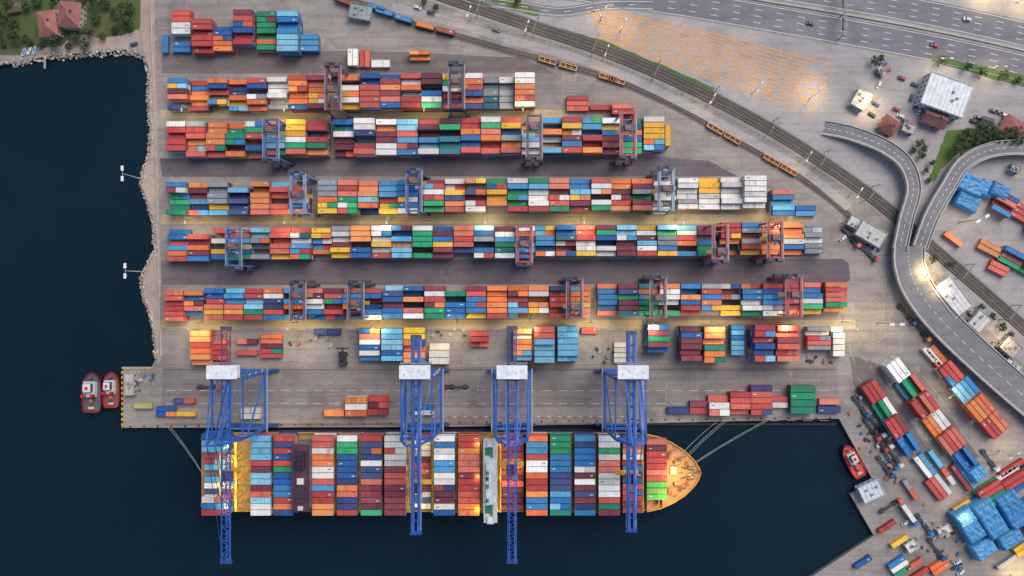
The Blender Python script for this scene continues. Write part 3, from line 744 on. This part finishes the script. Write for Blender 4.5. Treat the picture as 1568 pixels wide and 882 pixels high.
cols=[(383,415,4),(418,449,4),(477,511,4),(515,547,4),(552,585,4),(588,622,4),(628,659,2),(664,697,4),(701,735,4),(768,802,2),(805,839,4),(842,875,4),(879,912,4),(916,950,4),(953,985,3)]
for (a,b_,t) in cols:
    for px in (a-1.5,b_+1.5):
        X=shx(px,18); Y=G(0,SY)[1]
        m_.beam((X,Y-20.4,DK+6),(X,Y+20.4,DK+6),.7,.2,C(196,160,76))
        for dy in range(-20,21,4): m_.beam((X,Y+dy,DK),(X,Y+dy,DK+6.8),.25,.25,C(190,140,66))
    X=(shx(a,18)+shx(b_,18))/2
    m_.box(X,Y,DK+.02,shx(b_,18)-shx(a,18),40,1.0,0,C(140,90,74))
ch(m_.obj('lashing_bridges',M_paint))
def shipcol(a,b_,t,rows=13,y0=667,y1=790,pal=SHIP,hole=0.0,var=0,shape=None,z0=DK+1.1,nL=1,split=0.06):
    o=stack((a+b_)/2,(y0+y1)/2,nL,rows,0,t,pal,pl=(b_-a)/nL,pw=(y1-y0)/rows,z0=z0,var=var,hole=hole,name='deck_containers',split=split,shape=shape); return ch(o)
pals=[RED*3+MAR+WHI+LBL,BLU*2+NAV*3+RED+ORA+GRN,WARM+BLU+WHI*2,SHIP+ORA,SHIP+WHI*3,RED*2+MAR*2+WHI*3+GRN,MAR*3+NAV*2+WHI,MAR+NAV*2+BLU+WHI*2+GRN,ORA*3+WARM,MAR*3+RED,WHI*2+BLU+ORA+RED,BLU*3+LBL+NAV*2+GRN*2,BLU*3+WHI*2+MAR+NAV,RED+WHI+GRN+MAR*2,MAR*2+BLU+WHI+RED]
for (a,b_,t),p in zip(cols,pals):
    if t==4: shipcol(a,b_,t,pal=p,var=0)
    elif t==3: shipcol(a,b_,t,pal=p,y0=668,y1=786,var=1)
    else: shipcol(a,b_,t,pal=p,y0=665,y1=782,var=1,hole=.25)
shipcol(990,1022,2,rows=10,y0=672,y1=766,pal=RED*3+MAR,shape=lambda i,j:j<7,split=0)
shipcol(990,1022,2,rows=10,y0=672,y1=766,pal=[(120,190,90),(90,180,90)],shape=lambda i,j:j>=7,split=0)
shipcol(308,350,3,rows=13,y0=664,y1=790,pal=COOL+RED,shape=lambda i,j:j<3 or j>9,nL=1)
shipcol(312,345,1,rows=13,y0=664,y1=786,pal=COOL+WHI+ORA,shape=lambda i,j:3<=j<=9 and j!=6,nL=1,split=.4)
m_=MB(); Y=G(0,SY)[1]; X=G(750,0,26)[0]; wht=C(236,238,234)
m_.box(X,Y,DK,7.4,36,15,0,wht); m_.box(X,Y,DK+15,6.6,30,3,0,wht); m_.box(X+.4,Y,DK+18,7.0,43.5,.4,0,C(214,222,212)); m_.box(X+.6,Y,DK+18.4,4.6,22,2.8,0,wht); m_.box(X+.6,Y,DK+21.2,5.2,23,.25,0,C(228,232,228))
m_.box(X+3.0,Y,DK+19.4,.1,20.5,1.1,0,C(30,40,52))
for s_ in (-1,1):
    m_.box(X+.4,Y+s_*19.8,DK+18.4,3.2,3.6,2.4,0,wht); m_.box(X+2.06,Y+s_*19.8,DK+19.4,.1,3.0,1.0,0,C(30,40,52)); m_.box(X-.5,Y+s_*15,DK+18.42,4,4,.06,0,C(60,130,90))
    m_.box(X+3.2,Y+s_*14.5,DK+12,1.6,7,1.8,0,C(224,110,50),ty=.7,tx=.6)
for z in (2,5,8,11):
    for i in range(-8,9): 
        for s_ in (-1,1): m_.box(X+s_*3.72,Y+i*2.05,DK+z,.08,.9,.9,0,C(40,52,62))
m_.cyl((X,Y,DK+21.4),(X,Y,DK+29),.4,.2,8,wht); m_.box(X,Y,DK+26,.4,6,.3,0,wht); m_.box(X+.8,Y,DK+27,.3,3.6,.3,0,C(200,200,200))
for dy in (-7,7,-4): m_.cyl((X-1,Y+dy,DK+21.4),(X-1,Y+dy,DK+23),.8,.6,12,wht)
for dy,c in ((-9.5,(60,130,90)),(4.5,(70,140,100)),(9,(200,205,205)),(1.8,(60,60,66)),(-2.2,(120,126,130))): m_.box(X-1.2,Y+dy,DK+21.46,1.6,2.0,.4,0,C(*c))
for dy in (-13,13,-17): m_.box(X+1,Y+dy,DK+18.42,1.4,1.6,1.0,0,C(90,130,110))
ch(m_.obj('bridge',M_paint))
m_=MB(); X=G(460,0,24)[0]; mr=C(92,54,68)
m_.box(X,Y+1,DK,9.0,33,15,0,C(120,112,118)); m_.box(X,Y+.5,DK+15,9.4,35,.4,0,mr); 
m_.box(X-2.8,Y+.5,DK+15.4,.5,34,.9,0,C(70,60,72)); m_.box(X+4.3,Y+.5,DK+15.4,.5,34,.9,0,C(70,60,72))
m_.box(X,Y+10,DK+15.4,5.4,9,3.0,0,C(60,44,58),tx=.85,ty=.9); m_.box(X,Y-8,DK+15.4,5,8,1.4,0,C(70,46,60))
for e in (-1.2,1.2):
    for d in (7.5,10,12.5): m_.cyl((X+e,Y+d,DK+18.4),(X+e,Y+d,DK+20),.5,.45,10,C(25,25,28))
m_.box(X,Y-1,DK+15.4,3.4,3,1.2,0,C(215,212,205)); m_.box(X,Y-15,DK+15.4,2.6,2,1.0,0,C(200,196,190))
for i in range(-6,7):
    for z in (3,7,11): m_.box(X-4.54,Y+1+i*2.3,DK+z,.08,.9,.9,0,C(40,46,54))
ch(m_.obj('funnel_casing',M_paint))
def rope(a,b_,sag=1.5):
    pts=[]
    for i in range(13):
        t=i/12; p=Vector(a).lerp(Vector(b_),t); p.z-=sag*4*t*(1-t); pts.append(p)
    m_=MB()
    for p,q in zip(pts,pts[1:]): m_.cyl(p,q,.07,.07,5,C(205,205,196))
    ch(m_.obj('mooring_line',M_gen))
for (x,dy,qx,qy) in ((1056,-14,1176,643.5),(1056,-16,1172,643.5),(1048,-26,1112,644.5),(1046,-28,1108,644.5),(1040,-32,1098,645),(326,14,258,654),(324,10,262,654)):
    a=G(x,SY+dy); b_=G(qx,qy); rope((a[0],a[1],DK+3 if x>900 else DK),(b_[0],b_[1],.5))
# ---------------- tugs
def tug(px,py,L,W,deg,body=(176,40,44),deckc=(150,60,56),house=(225,225,225)):
    X,Y=G(px,py); a=math.radians(deg); m_=MB()
    prof=[(-.5,.34),(-.46,.44),(-.3,.5),(.1,.5),(.3,.44),(.42,.28),(.48,.12),(.5,0)]
    def T(u,v): return (u*L*math.cos(a)-v*W*math.sin(a),u*L*math.sin(a)+v*W*math.cos(a))
    def ring(k,z): return [(X+T(u*k,-v*k)[0],Y+T(u*k,-v*k)[1]) for u,v in prof]+[(X+T(u*k,v*k)[0],Y+T(u*k,v*k)[1]) for u,v in prof[-2::-1]]
    m_.prism(ring(1,0),-2.6,-.7,C(28,28,32)); m_.prism(ring(.97,0),-.7,.3,C(*body)); 
    m_.prism(ring(.9,0),.28,.32,C(*deckc))
    o_=ring(.985,0)
    for p,q in zip(o_,o_[1:]+o_[:1]): m_.beam((p[0],p[1],.5),(q[0],q[1],.5),.35,.9,C(*body))
    o_=ring(1.01,0)
    for p,q in zip(o_,o_[1:]+o_[:1]): m_.beam((p[0],p[1],-.4),(q[0],q[1],-.4),.7,.6,C(22,22,24))
    def B(u,v,w,l,z,h,c,**k): t=T(u,v); m_.box(X+t[0],Y+t[1],z,w,l,h,a,C(*c),**k)
    B(.08,0,L*.36,W*.56,.3,2.4,house); B(.1,0,L*.38,W*.6,2.7,.15,(196,200,204)); B(.14,0,L*.2,W*.4,2.85,2.3,(60,70,80),tx=.95,ty=.9); B(.14,0,L*.2,W*.4,5.15,.2,house)
    B(.14,0,L*.07,W*.14,5.35,.7,(200,60,50))
    for s_ in (-.24,.24): B(-.06,s_,L*.07,W*.13,2.8,3.0,(190,50,46),ty=.8)
    t=T(.1,0); m_.cyl((X+t[0],Y+t[1],5.3),(X+t[0],Y+t[1],9),.15,.08,6,C(230,230,230))
    for u in (-.28,.36): t=T(u,0); s1=T(u,.1);s2=T(u,-.1); m_.cyl((X+s1[0],Y+s1[1],1.1),(X+s2[0],Y+s2[1],1.1),.7,.7,10,C(90,90,96))
    B(-.38,0,L*.06,W*.3,.3,.8,(210,190,150)); B(-.2,0,1.6,1.6,.3,1.2,(216,120,60))
    m_.obj('tugboat',M_paint)
tug(141,601,22,10.4,90,(130,46,54),(96,96,102),(222,222,222)); tug(171,597,19.5,8.6,90,(176,50,50),(130,84,80)); tug(1306,706,19,7.6,-62+180,(200,50,48),(218,86,72),(228,214,206))
# ---------------- rock revetment
bpy.ops.mesh.primitive_ico_sphere_add(subdivisions=1,radius=1); io=bpy.context.object
iv=[v.co.copy() for v in io.data.vertices]; ifc=[list(p.vertices) for p in io.data.polygons]; bpy.data.objects.remove(io)
m_=MB()
def rock(m_,x,y,z,r,col):
    k=len(m_.v); sc=(random.uniform(.7,1.3),random.uniform(.7,1.3),random.uniform(.5,.9)); a=random.random()*6
    for v in iv:
        q=v*random.uniform(.8,1.15)*r; q=Vector((q.x*sc[0],q.y*sc[1],q.z*sc[2])); m_.v.append((x+q.x*math.cos(a)-q.y*math.sin(a),y+q.x*math.sin(a)+q.y*math.cos(a),z+q.z))
    for f in ifc: m_.face([k+i for i in f],col)
wline=[Vector(G(*p)) for p in north+west[:-1]]
for p in resample(wline,0.5):
    nx=Vector((-1,0)) if p.y<G(0,95)[1] else Vector((0,-1))
    if p.x>-206 and p.y>G(0,110)[1]: nx=Vector((-1,-.5)).normalized()
    for q in range(3):
        d=random.uniform(-1.4,1.9); g=random.uniform(.7,1.12); z=-.3-max(0,d)*.9
        rock(m_,p.x+nx.x*d+random.uniform(-.5,.5),p.y+nx.y*d+random.uniform(-.5,.5),z,random.uniform(.35,.85),C(202*g,184*g,168*g))
m_.obj('rock_revetment',M_gen)
# ---------------- trees
def treemesh(seed,R=3.2,Ht=7.0):
    random.seed(seed); m_=MB(); br=C(84,66,50)
    m_.cyl((0,0,0),(.1,.1,Ht*.5),.3,.18,7,br)
    cl=[]
    for i in range(9):
        a=i*2.4; r=R*random.uniform(.35,.75); e=(r*math.cos(a),r*math.sin(a),Ht*random.uniform(.55,.9)); m_.cyl((.05,.05,Ht*random.uniform(.3,.5)),e,.12,.04,5,br)
    for i in range(26):
        a=random.random()*6.28; rr=R*math.sqrt(random.random())*random.choice((.75,1,1.05)); z=Ht*(.5+.5*random.random()*(1-.5*(rr/R)**2)); cl.append((rr*math.cos(a),rr*math.sin(a),z,R*random.uniform(.16,.34),random.uniform(.55,1.35)))
    for (x,y,z,r,b_) in cl:
        for q in range(46):
            d=Vector((random.gauss(0,1),random.gauss(0,1),random.gauss(0,.7))).normalized()*r*random.uniform(.5,1.1)
            p=Vector((x,y,z))+d; s_=random.uniform(.14,.3); u=Vector((random.gauss(0,1),random.gauss(0,1),random.gauss(0,.5))).normalized(); v=u.cross(Vector((random.gauss(0,.4),random.gauss(0,.4),1))).normalized()
            k=len(m_.v); m_.v+=[tuple(p-u*s_-v*s_*.6),tuple(p+u*s_-v*s_*.6),tuple(p+u*s_+v*s_*.6),tuple(p-u*s_+v*s_*.6)]
            j=b_*random.uniform(.8,1.2); m_.face([k,k+1,k+2,k+3],(.06*j,.095*j,.03*j,1))
    return m_.mesh('tree',M_gen)
TM=[treemesh(i,R_,H_) for i,(R_,H_) in enumerate(((3.2,7),(2.6,6),(4,8.5),(2.2,4.5)))]
random.seed(5)
def tree(x,y,s_=1,name='broadleaf_tree'):
    X,Y=G(x,y); o=link(bpy.data.objects.new(name,random.choice(TM))); o.location=(X,Y,0); o.rotation_euler=(0,0,random.random()*6); o.scale=(s_*random.uniform(.85,1.15),s_,s_*random.uniform(.85,1.1))
for x,y in ((12,30),(30,58),(8,68),(44,10),(60,4),(88,2),(130,10),(150,30),(165,8),(178,22),(142,52),(118,62),(92,66),(190,12),(160,58),(178,48),(20,8),(50,66),(200,40),(135,72),(4,50),(26,38),(42,60),(152,6),(202,14),(196,28),(66,70),(108,72)): tree(x,y,random.uniform(.6,1.15))
for x,y in ((1476,208),(1488,214),(1500,210),(1512,206),(1524,212),(1468,220),(1536,206),(1548,214),(1498,200),(1460,232),(1560,222),(1482,222),(1510,218)): tree(x,y,random.uniform(.8,1.1))
for x,y in ((1416,262),(1424,250),(1408,240),(1420,276),(1336,96),(1346,92),(1500,112),(1530,118),(1556,124),(1476,105),(1440,96),(1395,232),(650,6),(668,12),(792,4),(1452,404),(1425,396),(1500,470),(1530,500),(1404,222),(1412,228),(1515,484),(1545,512)): tree(x,y,random.uniform(.45,.75))
# ---------------- buildings
def building(name,x,y,w,l,h,deg,wall,roof,kind='flat',windows=True):
    X,Y=G(x,y,h); a=math.radians(deg); e=empty(name,(X,Y,0)); e.rotation_euler=(0,0,a)
    m_=MB(); m_.box(0,0,0,w,l,h,0,C(*wall)); m_.obj('walls',M_gen,e)
    m_=MB(); rc=C(*roof)
    if kind=='flat':
        m_.box(0,0,h,w+.4,l+.4,.25,0,rc)
        for (cx,cy,sx,sy) in ((0,l/2,w+.6,.3),(0,-l/2,w+.6,.3),(w/2,0,.3,l-.3),(-w/2,0,.3,l-.3)): m_.box(cx,cy,h+.25,sx,sy,.45,0,C(roof[0]*.9,roof[1]*.9,roof[2]*.9))
        n=max(2,int(w/2.2))
        for i in range(1,n): m_.box(-w/2+w*i/n,0,h+.25,.15,l-.8,.12,0,C(roof[0]*.88,roof[1]*.88,roof[2]*.88))
        for i in range(3): m_.box(random.uniform(-.3,.3)*w,random.uniform(-.3,.3)*l,h+.26,1.2,1.0,.9,0,C(150,152,154))
    else:
        o=.5; rh=min(w,l)*.28; k=len(m_.v); r=max(w,l)/2-min(w,l)/2*(1 if kind=='hip' else 0)
        W_,L_=w/2+o,l/2+o
        ridge=[(-r,0),(r,0)] if w>=l else [(0,-r),(0,r)]
        if kind=='gable': ridge=[(-W_,0),(W_,0)] if w>=l else [(0,-L_),(0,L_)]
        m_.v+=[(-W_,-L_,h),(W_,-L_,h),(W_,L_,h),(-W_,L_,h),(ridge[0][0],ridge[0][1],h+rh),(ridge[1][0],ridge[1][1],h+rh)]
        fs=[(0,1,5,4),(1,2,5),(2,3,4,5),(3,0,4)] if w>=l else [(0,1,4),(1,2,5,4),(2,3,5),(3,0,4,5)]
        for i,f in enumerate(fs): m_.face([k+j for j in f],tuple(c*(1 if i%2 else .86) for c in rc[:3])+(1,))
        m_.face([k+3,k+2,k+1,k],rc); m_.box(w*.2,l*.12,h+rh*.3,.9,.9,rh,0,C(150,110,95))
        m_.beam((*ridge[0],h+rh),(*ridge[1],h+rh),.3,.2,C(roof[0]*.8,roof[1]*.8,roof[2]*.8))
    m_.obj('roof',M_gen,e)
    m_=MB(); z=1.0
    while z+1.6<h+.5 and windows:
        n=max(2,int(w/3))
        for i in range(n):
            for s_ in (-1,1): m_.box(-w/2+w*(i+.5)/n,s_*(l/2+.03),z,1.1,.08,1.2,0,C(50,62,74))
        n=max(1,int(l/3))
        for i in range(n):
            for s_ in (-1,1): m_.box(s_*(w/2+.03),-l/2+l*(i+.5)/n,z,.08,1.1,1.2,0,C(50,62,74))
        z+=3
    m_.box(w*.5/max(2,int(w/3))+.9,-(l/2+.05),0,1.0,.1,2.1,0,C(90,70,56)); m_.obj('windows_and_door',M_gen,e)
building('tiled_roof_house',72,36,9.5,13,6,8,(196,160,140),(164,104,96),'hip')
building('tiled_roof_house',106,22,11,13,6.5,-4,(206,190,170),(154,98,94),'hip'); building('garden_shed',20,12,5,4,2.6,10,(170,150,130),(120,104,92),'gable')
building('warehouse',1450,145,24,18,7,-20,(206,206,206),(232,234,234)); building('annex_building',1432,181,12,8,4,-20,(180,150,140),(132,92,88),'gable')
building('toll_office',1319,152,8,10,3.5,-30,(200,195,185),(216,212,200)); building('tiled_roof_house',1362,192,9,8,4,-35,(196,170,150),(140,86,78),'hip'); building('tiled_roof_house',1552,196,12,10,5,-30,(200,170,150),(156,94,88),'hip')
building('workshop_building',1458,455,12,20,5,37,(200,198,192),(222,220,216)); building('gatehouse',1312,342,9,6,3.5,-30,(200,196,188),(206,202,196)); building('office_building',1334,358,15,9,5,-30,(190,186,178),(200,196,190))
building('site_office',552,18,12,8,3.5,-10,(180,180,176),(150,160,160)); building('canopy_shed',1334,752,12,9,4,25,(190,200,205),(206,214,220)); building('site_office',1555,258,5,4,3,-20,(190,190,190),(190,170,160))
building('site_office',1446,812,7,4,3,28,(200,200,200),(222,214,204)); building('site_office',1512,186,6,4,3,-20,(150,150,150),(96,90,96),'gable'); building('toll_booth',1350,108,5,3,3,-60,(190,190,190),(200,190,170)); building('site_office',198,588,5,12,3,0,(190,186,176),(186,178,166))
building('storage_shed',1500,492,8,10,4,-42,(190,190,186),(206,202,198)); building('storage_shed',1548,532,10,8,4,-42,(190,190,186),(176,166,160)); building('site_office',1392,196,7,5,3.5,-20,(190,180,170),(190,184,176)); building('site_office',1396,836,6,5,3,33,(200,196,190),(226,222,214)); building('site_office',1550,560,8,5,3,-40,(200,196,190),(220,214,206))
# tarpaulin-covered stacks
M_tarp=attr_mat('tarpaulin',0.5,0.82,1.12,0.6,dirtamt=.3,dirt=(0.05,0.12,0.2,1))
def tarp(x,y,w,l,h,deg):
    X,Y=G(x,y,h); a=math.radians(deg); n=30; m_=MB(); ca,sa=math.cos(a),math.sin(a)
    base=random.choice(((70,138,186),(84,152,196),(60,126,176)))
    hs=[random.uniform(-.5,.3) for _ in range(8)]
    for i in range(n+1):
        for j in range(n+1):
            u,v=(i/n-.5),(j/n-.5); e=max(abs(u),abs(v))*2
            z=h*(1 if e<.9 else max(0.02,1-(e-.9)/.1)**.6)+ (noise.noise(Vector((u*7+x,v*7+y,0)))*.5+noise.noise(Vector((u*22+x,v*22+y,3)))*.22+hs[int(j*5/n)%8]*.7)*(e<.93)
            k_=.95+.05*(e>.93); uu=u*w*k_;vv=v*l*k_; m_.v.append((X+uu*ca-vv*sa,Y+uu*sa+vv*ca,z))
    for i in range(n):
        for j in range(n):
            g=random.uniform(.96,1.03)*(1.15 if (j*5/n)%1<.1 else 1)*(.9 if (i*3/n)%1<.06 else 1); k=i*(n+1)+j; m_.face([k,k+n+1,k+n+2,k+1],C(*[min(255,c*g) for c in base]))
    m_.obj('tarpaulin_covered_stack',M_tarp,smooth=True)
for t in ((1490,282,15,11,6,-25),(1484,308,14,9,5,-25),(1514,288,8,9,4,-25),(1534,292,11,8,6,-28),(1488,806,11,20,7,32),(1520,796,12,23,8,32),(1555,782,13,22,7,32),(1510,842,13,9,6,32),(1550,826,14,9,6,32),(1592,800,12,25,7,32),(1500,726,8,9,6,-53)): tarp(*t)
# ---------------- vehicles
def truck(x,y,deg,cab=(200,60,50),box=(90,140,180),loaded=True):
    X,Y=G(x,y); a=math.radians(deg); m_=MB(); ca,sa=math.cos(a),math.sin(a)
    def T(u,v): return (X+u*ca-v*sa,Y+u*sa+v*ca)
    p=T(6.6,0); m_.box(p[0],p[1],.7,2.2,2.4,2.5,a,C(*cab),tx=.92,ty=.95); p=T(7.72,0); m_.box(p[0],p[1],1.9,.08,2.1,.9,a,C(40,50,60)); p=T(5.2,0); m_.box(p[0],p[1],.7,1.0,2.3,.5,a,C(50,50,52))
    p=T(-.6,0); m_.box(p[0],p[1],.95,12,1.0,.3,a,C(60,60,64))
    for u in (6.5,3.6,2.4,-4,-5.3): 
        for s_ in (-1,1): q=T(u,s_*.85);r=T(u,s_*1.2); m_.cyl((q[0],q[1],.5),(r[0],r[1],.5),.5,.5,10,C(28,28,28))
    for u in (-5.5,-2,1.5,4.4): p=T(u,0); m_.box(p[0],p[1],1.1,.3,2.4,.2,a,C(70,70,74))
    if loaded: p=T(-.9,0); container(m_,p[0],p[1],1.3,11,2.5,2.5,a,C(*box),True,True)
    m_.obj('container_truck',M_paint)
def car(x,y,deg,col):
    X,Y=G(x,y); a=math.radians(deg); m_=MB(); ca,sa=math.cos(a),math.sin(a)
    m_.box(X,Y,.3,4.4,1.8,.6,a,C(*col),tx=.96,ty=.94); m_.box(X-.2*ca,Y-.2*sa,.9,2.5,1.6,.55,a,C(40,46,54),tx=.75,ty=.85); m_.box(X-.2*ca,Y-.2*sa,1.45,1.8,1.35,.04,a,C(*col))
    for u in (-1.4,1.4):
        for s_ in (-.8,.8): q=(X+u*ca-s_*sa,Y+u*sa+s_*ca); r=(X+u*ca-s_*1.14*sa,Y+u*sa+s_*1.14*ca); m_.cyl((q[0],q[1],.33),(r[0],r[1],.33),.33,.33,10,C(25,25,25))
    m_.obj('parked_car',M_paint)
rc_=lambda:random.choice(RED+BLU+WHI+ORA+GRN+MAR+NAV)
for t in ((320,592,0),(700,592,180),(1385,480,-50),(1407,505,-50),(1332,655,-55),(1340,650,-55),(1348,646,-55),(1343,672,-55),(1351,667,-55),(1359,700,-55),(1366,696,-55),(1352,712,-55),(1388,785,-55),(1412,800,-55),(1325,385,-40),(1300,362,-50),(1430,838,-55),(1315,620,-55),(1512,702,-55),(1360,775,33)): truck(*t,cab=rc_(),box=rc_(),loaded=(random.random()<.6 and t[0]>1370))
for t in ((1352,98,20),(1358,108,20),(1345,116,-30),(1490,186,-20),(1500,188,-20),(1497,180,-20),(1310,170,-40),(1305,162,-40),(1345,130,60),(1330,372,60),(1338,376,60),(1346,380,60),(1290,365,40),(206,68,10),(1475,470,-45),(1485,480,-45),(1495,490,-45),(1380,120,-20),(1400,130,-20),(1385,800,30),(1510,200,0),(1395,830,30),(1465,860,30),(660,20,-20),(760,46,-20),(640,12,-20),(1240,36,-10),(1430,70,168),(1480,30,168),(1350,220,-30),(1372,168,-20),(1378,178,-20),(1385,186,-20),(1462,868,30),(1470,876,30),(1520,170,-20),(1528,172,-20),(1536,176,-20),(1402,160,70),(1406,170,70),(1395,150,70),(1340,160,-30),(1334,176,-30)): car(*t,col=random.choice(((220,220,220),(60,64,70),(160,60,56),(130,134,140),(60,90,130))))
# reach stacker
X,Y=G(526,549); m_=MB(); dkc=C(52,50,56)
m_.box(X,Y,.8,4,7.5,1.4,0,dkc); m_.box(X,Y-2.6,2.2,3.6,2,1.2,0,C(70,66,70)); m_.box(X-.2,Y+.4,2.2,1.8,2,1.8,0,C(90,60,60)); m_.beam((X+.8,Y-3,4),(X+.8,Y+6,6),.9,.9,C(60,56,60)); m_.beam((X-3,Y+6,4.6),(X+4,Y+6,4.6),.8,.6,C(60,60,66))
for a in (-2,2):
    for b_ in (-2.6,2.6): m_.cyl((X+a-.4,Y+b_,.9),(X+a+.4,Y+b_,.9),.9,.9,12,C(24,24,24))
m_.obj('reach_stacker',M_paint)
m_=MB()
X,Y=G(68,84); m_.box(X,Y-3.5,-.4,1.2,8,.2,0,C(160,150,140)); 
for e in (-3,0,3): m_.cyl((X-.4,Y-3.5+e,-3),(X-.4,Y-3.5+e,-.3),.12,.12,6,C(90,80,70))
m_.obj('wooden_jetty',M_gen)
for (x,y,d,c) in ((38,80,70,(90,150,200)),(46,78,60,(220,225,230)),(54,77,80,(90,140,190))):
    X,Y=G(x,y); a=math.radians(d); m_=MB(); z=.05
    pr=[(-.5,.8),(.1,1),(.35,.6),(.5,0)]; P=[(u*4.5,-v*.8) for u,v in pr]+[(u*4.5,v*.8) for u,v in pr[-2::-1]]
    P=[(X+u*math.cos(a)-v*math.sin(a),Y+u*math.sin(a)+v*math.cos(a)) for u,v in P]; m_.prism(P,z,z+.6,C(*c)); 
    for p,q in zip(P,P[1:]+P[:1]): m_.beam((p[0],p[1],z+.7),(q[0],q[1],z+.7),.15,.25,C(230,230,230))
    m_.box(X,Y,z+.6,.4,1.2,.25,a,C(150,120,90)); m_.obj('rowing_boat',M_paint)
# ---------------- lamps
def lampmesh(h,arm,double=False,big=False):
    m_=MB(); g=C(190,190,188); m_.cyl((0,0,0),(0,0,h),.32 if big else .18,.16 if big else .1,8,g); m_.cyl((0,0,0),(0,0,.5),.6,.5,8,C(150,148,144))
    for s_ in ((1,-1) if double else (1,)):
        m_.beam((0,0,h-.1),(s_*arm,0,h+.3),.16,.16,g); m_.box(s_*(arm+.5),0,h+.25,1.5 if not big else 2.6,.7 if not big else 1.4,.25,0,C(235,235,230)); m_.box(s_*(arm+.5),0,h+.19,1.2 if not big else 2.2,.5,.05,0,(1,1,1,1),mi=1)
    return m_.mesh('street_lamp',[M_paint,M_lamp])
LM={'mast':lampmesh(19,2.2,True,True),'lane':lampmesh(17,2.4,False,False),'dbl':lampmesh(12,2.0,True)}
LH={'mast':18.4,'lane':16.4,'dbl':11.3}
def lamp(kind,x,y,deg=0,power=0,name='street_lamp',col=(1,.76,.36)):
    X,Y=G(x,y); o=link(bpy.data.objects.new(name,LM[kind])); o.location=(X,Y,0); o.rotation_euler=(0,0,math.radians(deg))
    if power:
        l=bpy.data.lights.new('lamp_light','SPOT'); l.energy=power; l.color=col; l.shadow_soft_size=.6; l.spot_size=math.radians(135); l.spot_blend=.9
        lo=link(bpy.data.objects.new('lamp_light',l),o); lo.location=(2.4,0,LH[kind])
for x,y in ((216,274),(220,416)): lamp('mast',x,y,90,0,'light_mast')
for x in (305,450,600,745,890,1035,1180): lamp('lane',x,337,-90,6500)
for x in (310,455,580,700,812,905,990,1090,1190,1290): lamp('lane',x,493,-90,9500)
for x in (300,450,655,800): lamp('lane',x,172,-90,4500)
for x,y,d in ((806,52,-110),(925,88,-110),(1082,160,-120),(1225,246,-120),(1300,300,-120),(950,48,60),(1152,142,60),(720,30,-110)): lamp('dbl',x,y,d,1500)
lamp('dbl',1240,150,60,6000);lamp('dbl',920,30,60,3000);lamp('dbl',1322,162,0,9000);lamp('dbl',1402,420,30,12000);lamp('dbl',1420,445,30,6000);lamp('mast',1345,494,0,5000,'light_mast');lamp('mast',1470,340,30,4000,'light_mast')
lamp('dbl',1548,880,30,14000);lamp('dbl',1460,790,30,4000);lamp('dbl',1530,690,30,3000);lamp('dbl',1440,600,30,2500);lamp('dbl',1520,524,30,6000);lamp('dbl',1500,-4,0,9000);lamp('dbl',1558,4,0,9000);lamp('dbl',1430,100,0,3000);lamp('dbl',1510,112,0,4000)
def dlamp(x,dy,z,p,col=(1,.74,.14)):
    X,Y=G(x,SY+dy); m_=MB(); m_.cyl((X,Y,DK),(X,Y,z),.15,.1,6,C(220,200,150)); m_.box(X,Y,z,.9,.9,.3,0,C(240,220,160)); m_.box(X,Y,z-.06,.7,.7,.05,0,(1,1,1,1),mi=1); o=ch(m_.obj('deck_floodlight',[M_paint,M_lamp]))
    l=bpy.data.lights.new('lamp_light','POINT'); l.energy=p; l.color=col; l.shadow_soft_size=.3; lo=link(bpy.data.objects.new('flood_light',l)); lo.location=(X,Y,z-.6); ch(lo)
for dy in (-45,-15,15,45): dlamp(367,dy,18,4000)
for dy in (-48,0,48): dlamp(648,dy,17,1500); dlamp(766,dy,21,2500); dlamp(734,dy,21,1200)
dlamp(1026,2,20,6500,(1,.8,.16)); dlamp(1012,36,20,3500); dlamp(355,50,16,2500); dlamp(787,-10,18,2500)
# sign gantry
m_=MB(); a=G(1287,-30);b_=G(1284,60); g=C(150,150,154)
for p in (a,b_,G(1286,26)): m_.cyl((p[0],p[1],0),(p[0],p[1],7.5),.35,.3,8,g)
for d in (-.7,.7):
    for z in (6.6,7.6): m_.beam((a[0]+d,a[1],z),(b_[0]+d,b_[1],z),.22,.22,g)
for i in range(14):
    t=i/14;t2=(i+1)/14; m_.beam((a[0]-.7+(b_[0]-a[0])*t,a[1]+(b_[1]-a[1])*t,7.6),(a[0]+.7+(b_[0]-a[0])*t2,a[1]+(b_[1]-a[1])*t2,7.6),.14,.14,g)
p=G(1285,44); m_.box(p[0]-.9,p[1],5.6,.12,7,2.6,0,C(150,152,156)); p=G(1285,10); m_.box(p[0]-.9,p[1],5.6,.12,7,2.6,0,C(150,152,156))
m_.obj('sign_gantry',M_paint)
print('objects',len(bpy.data.objects))
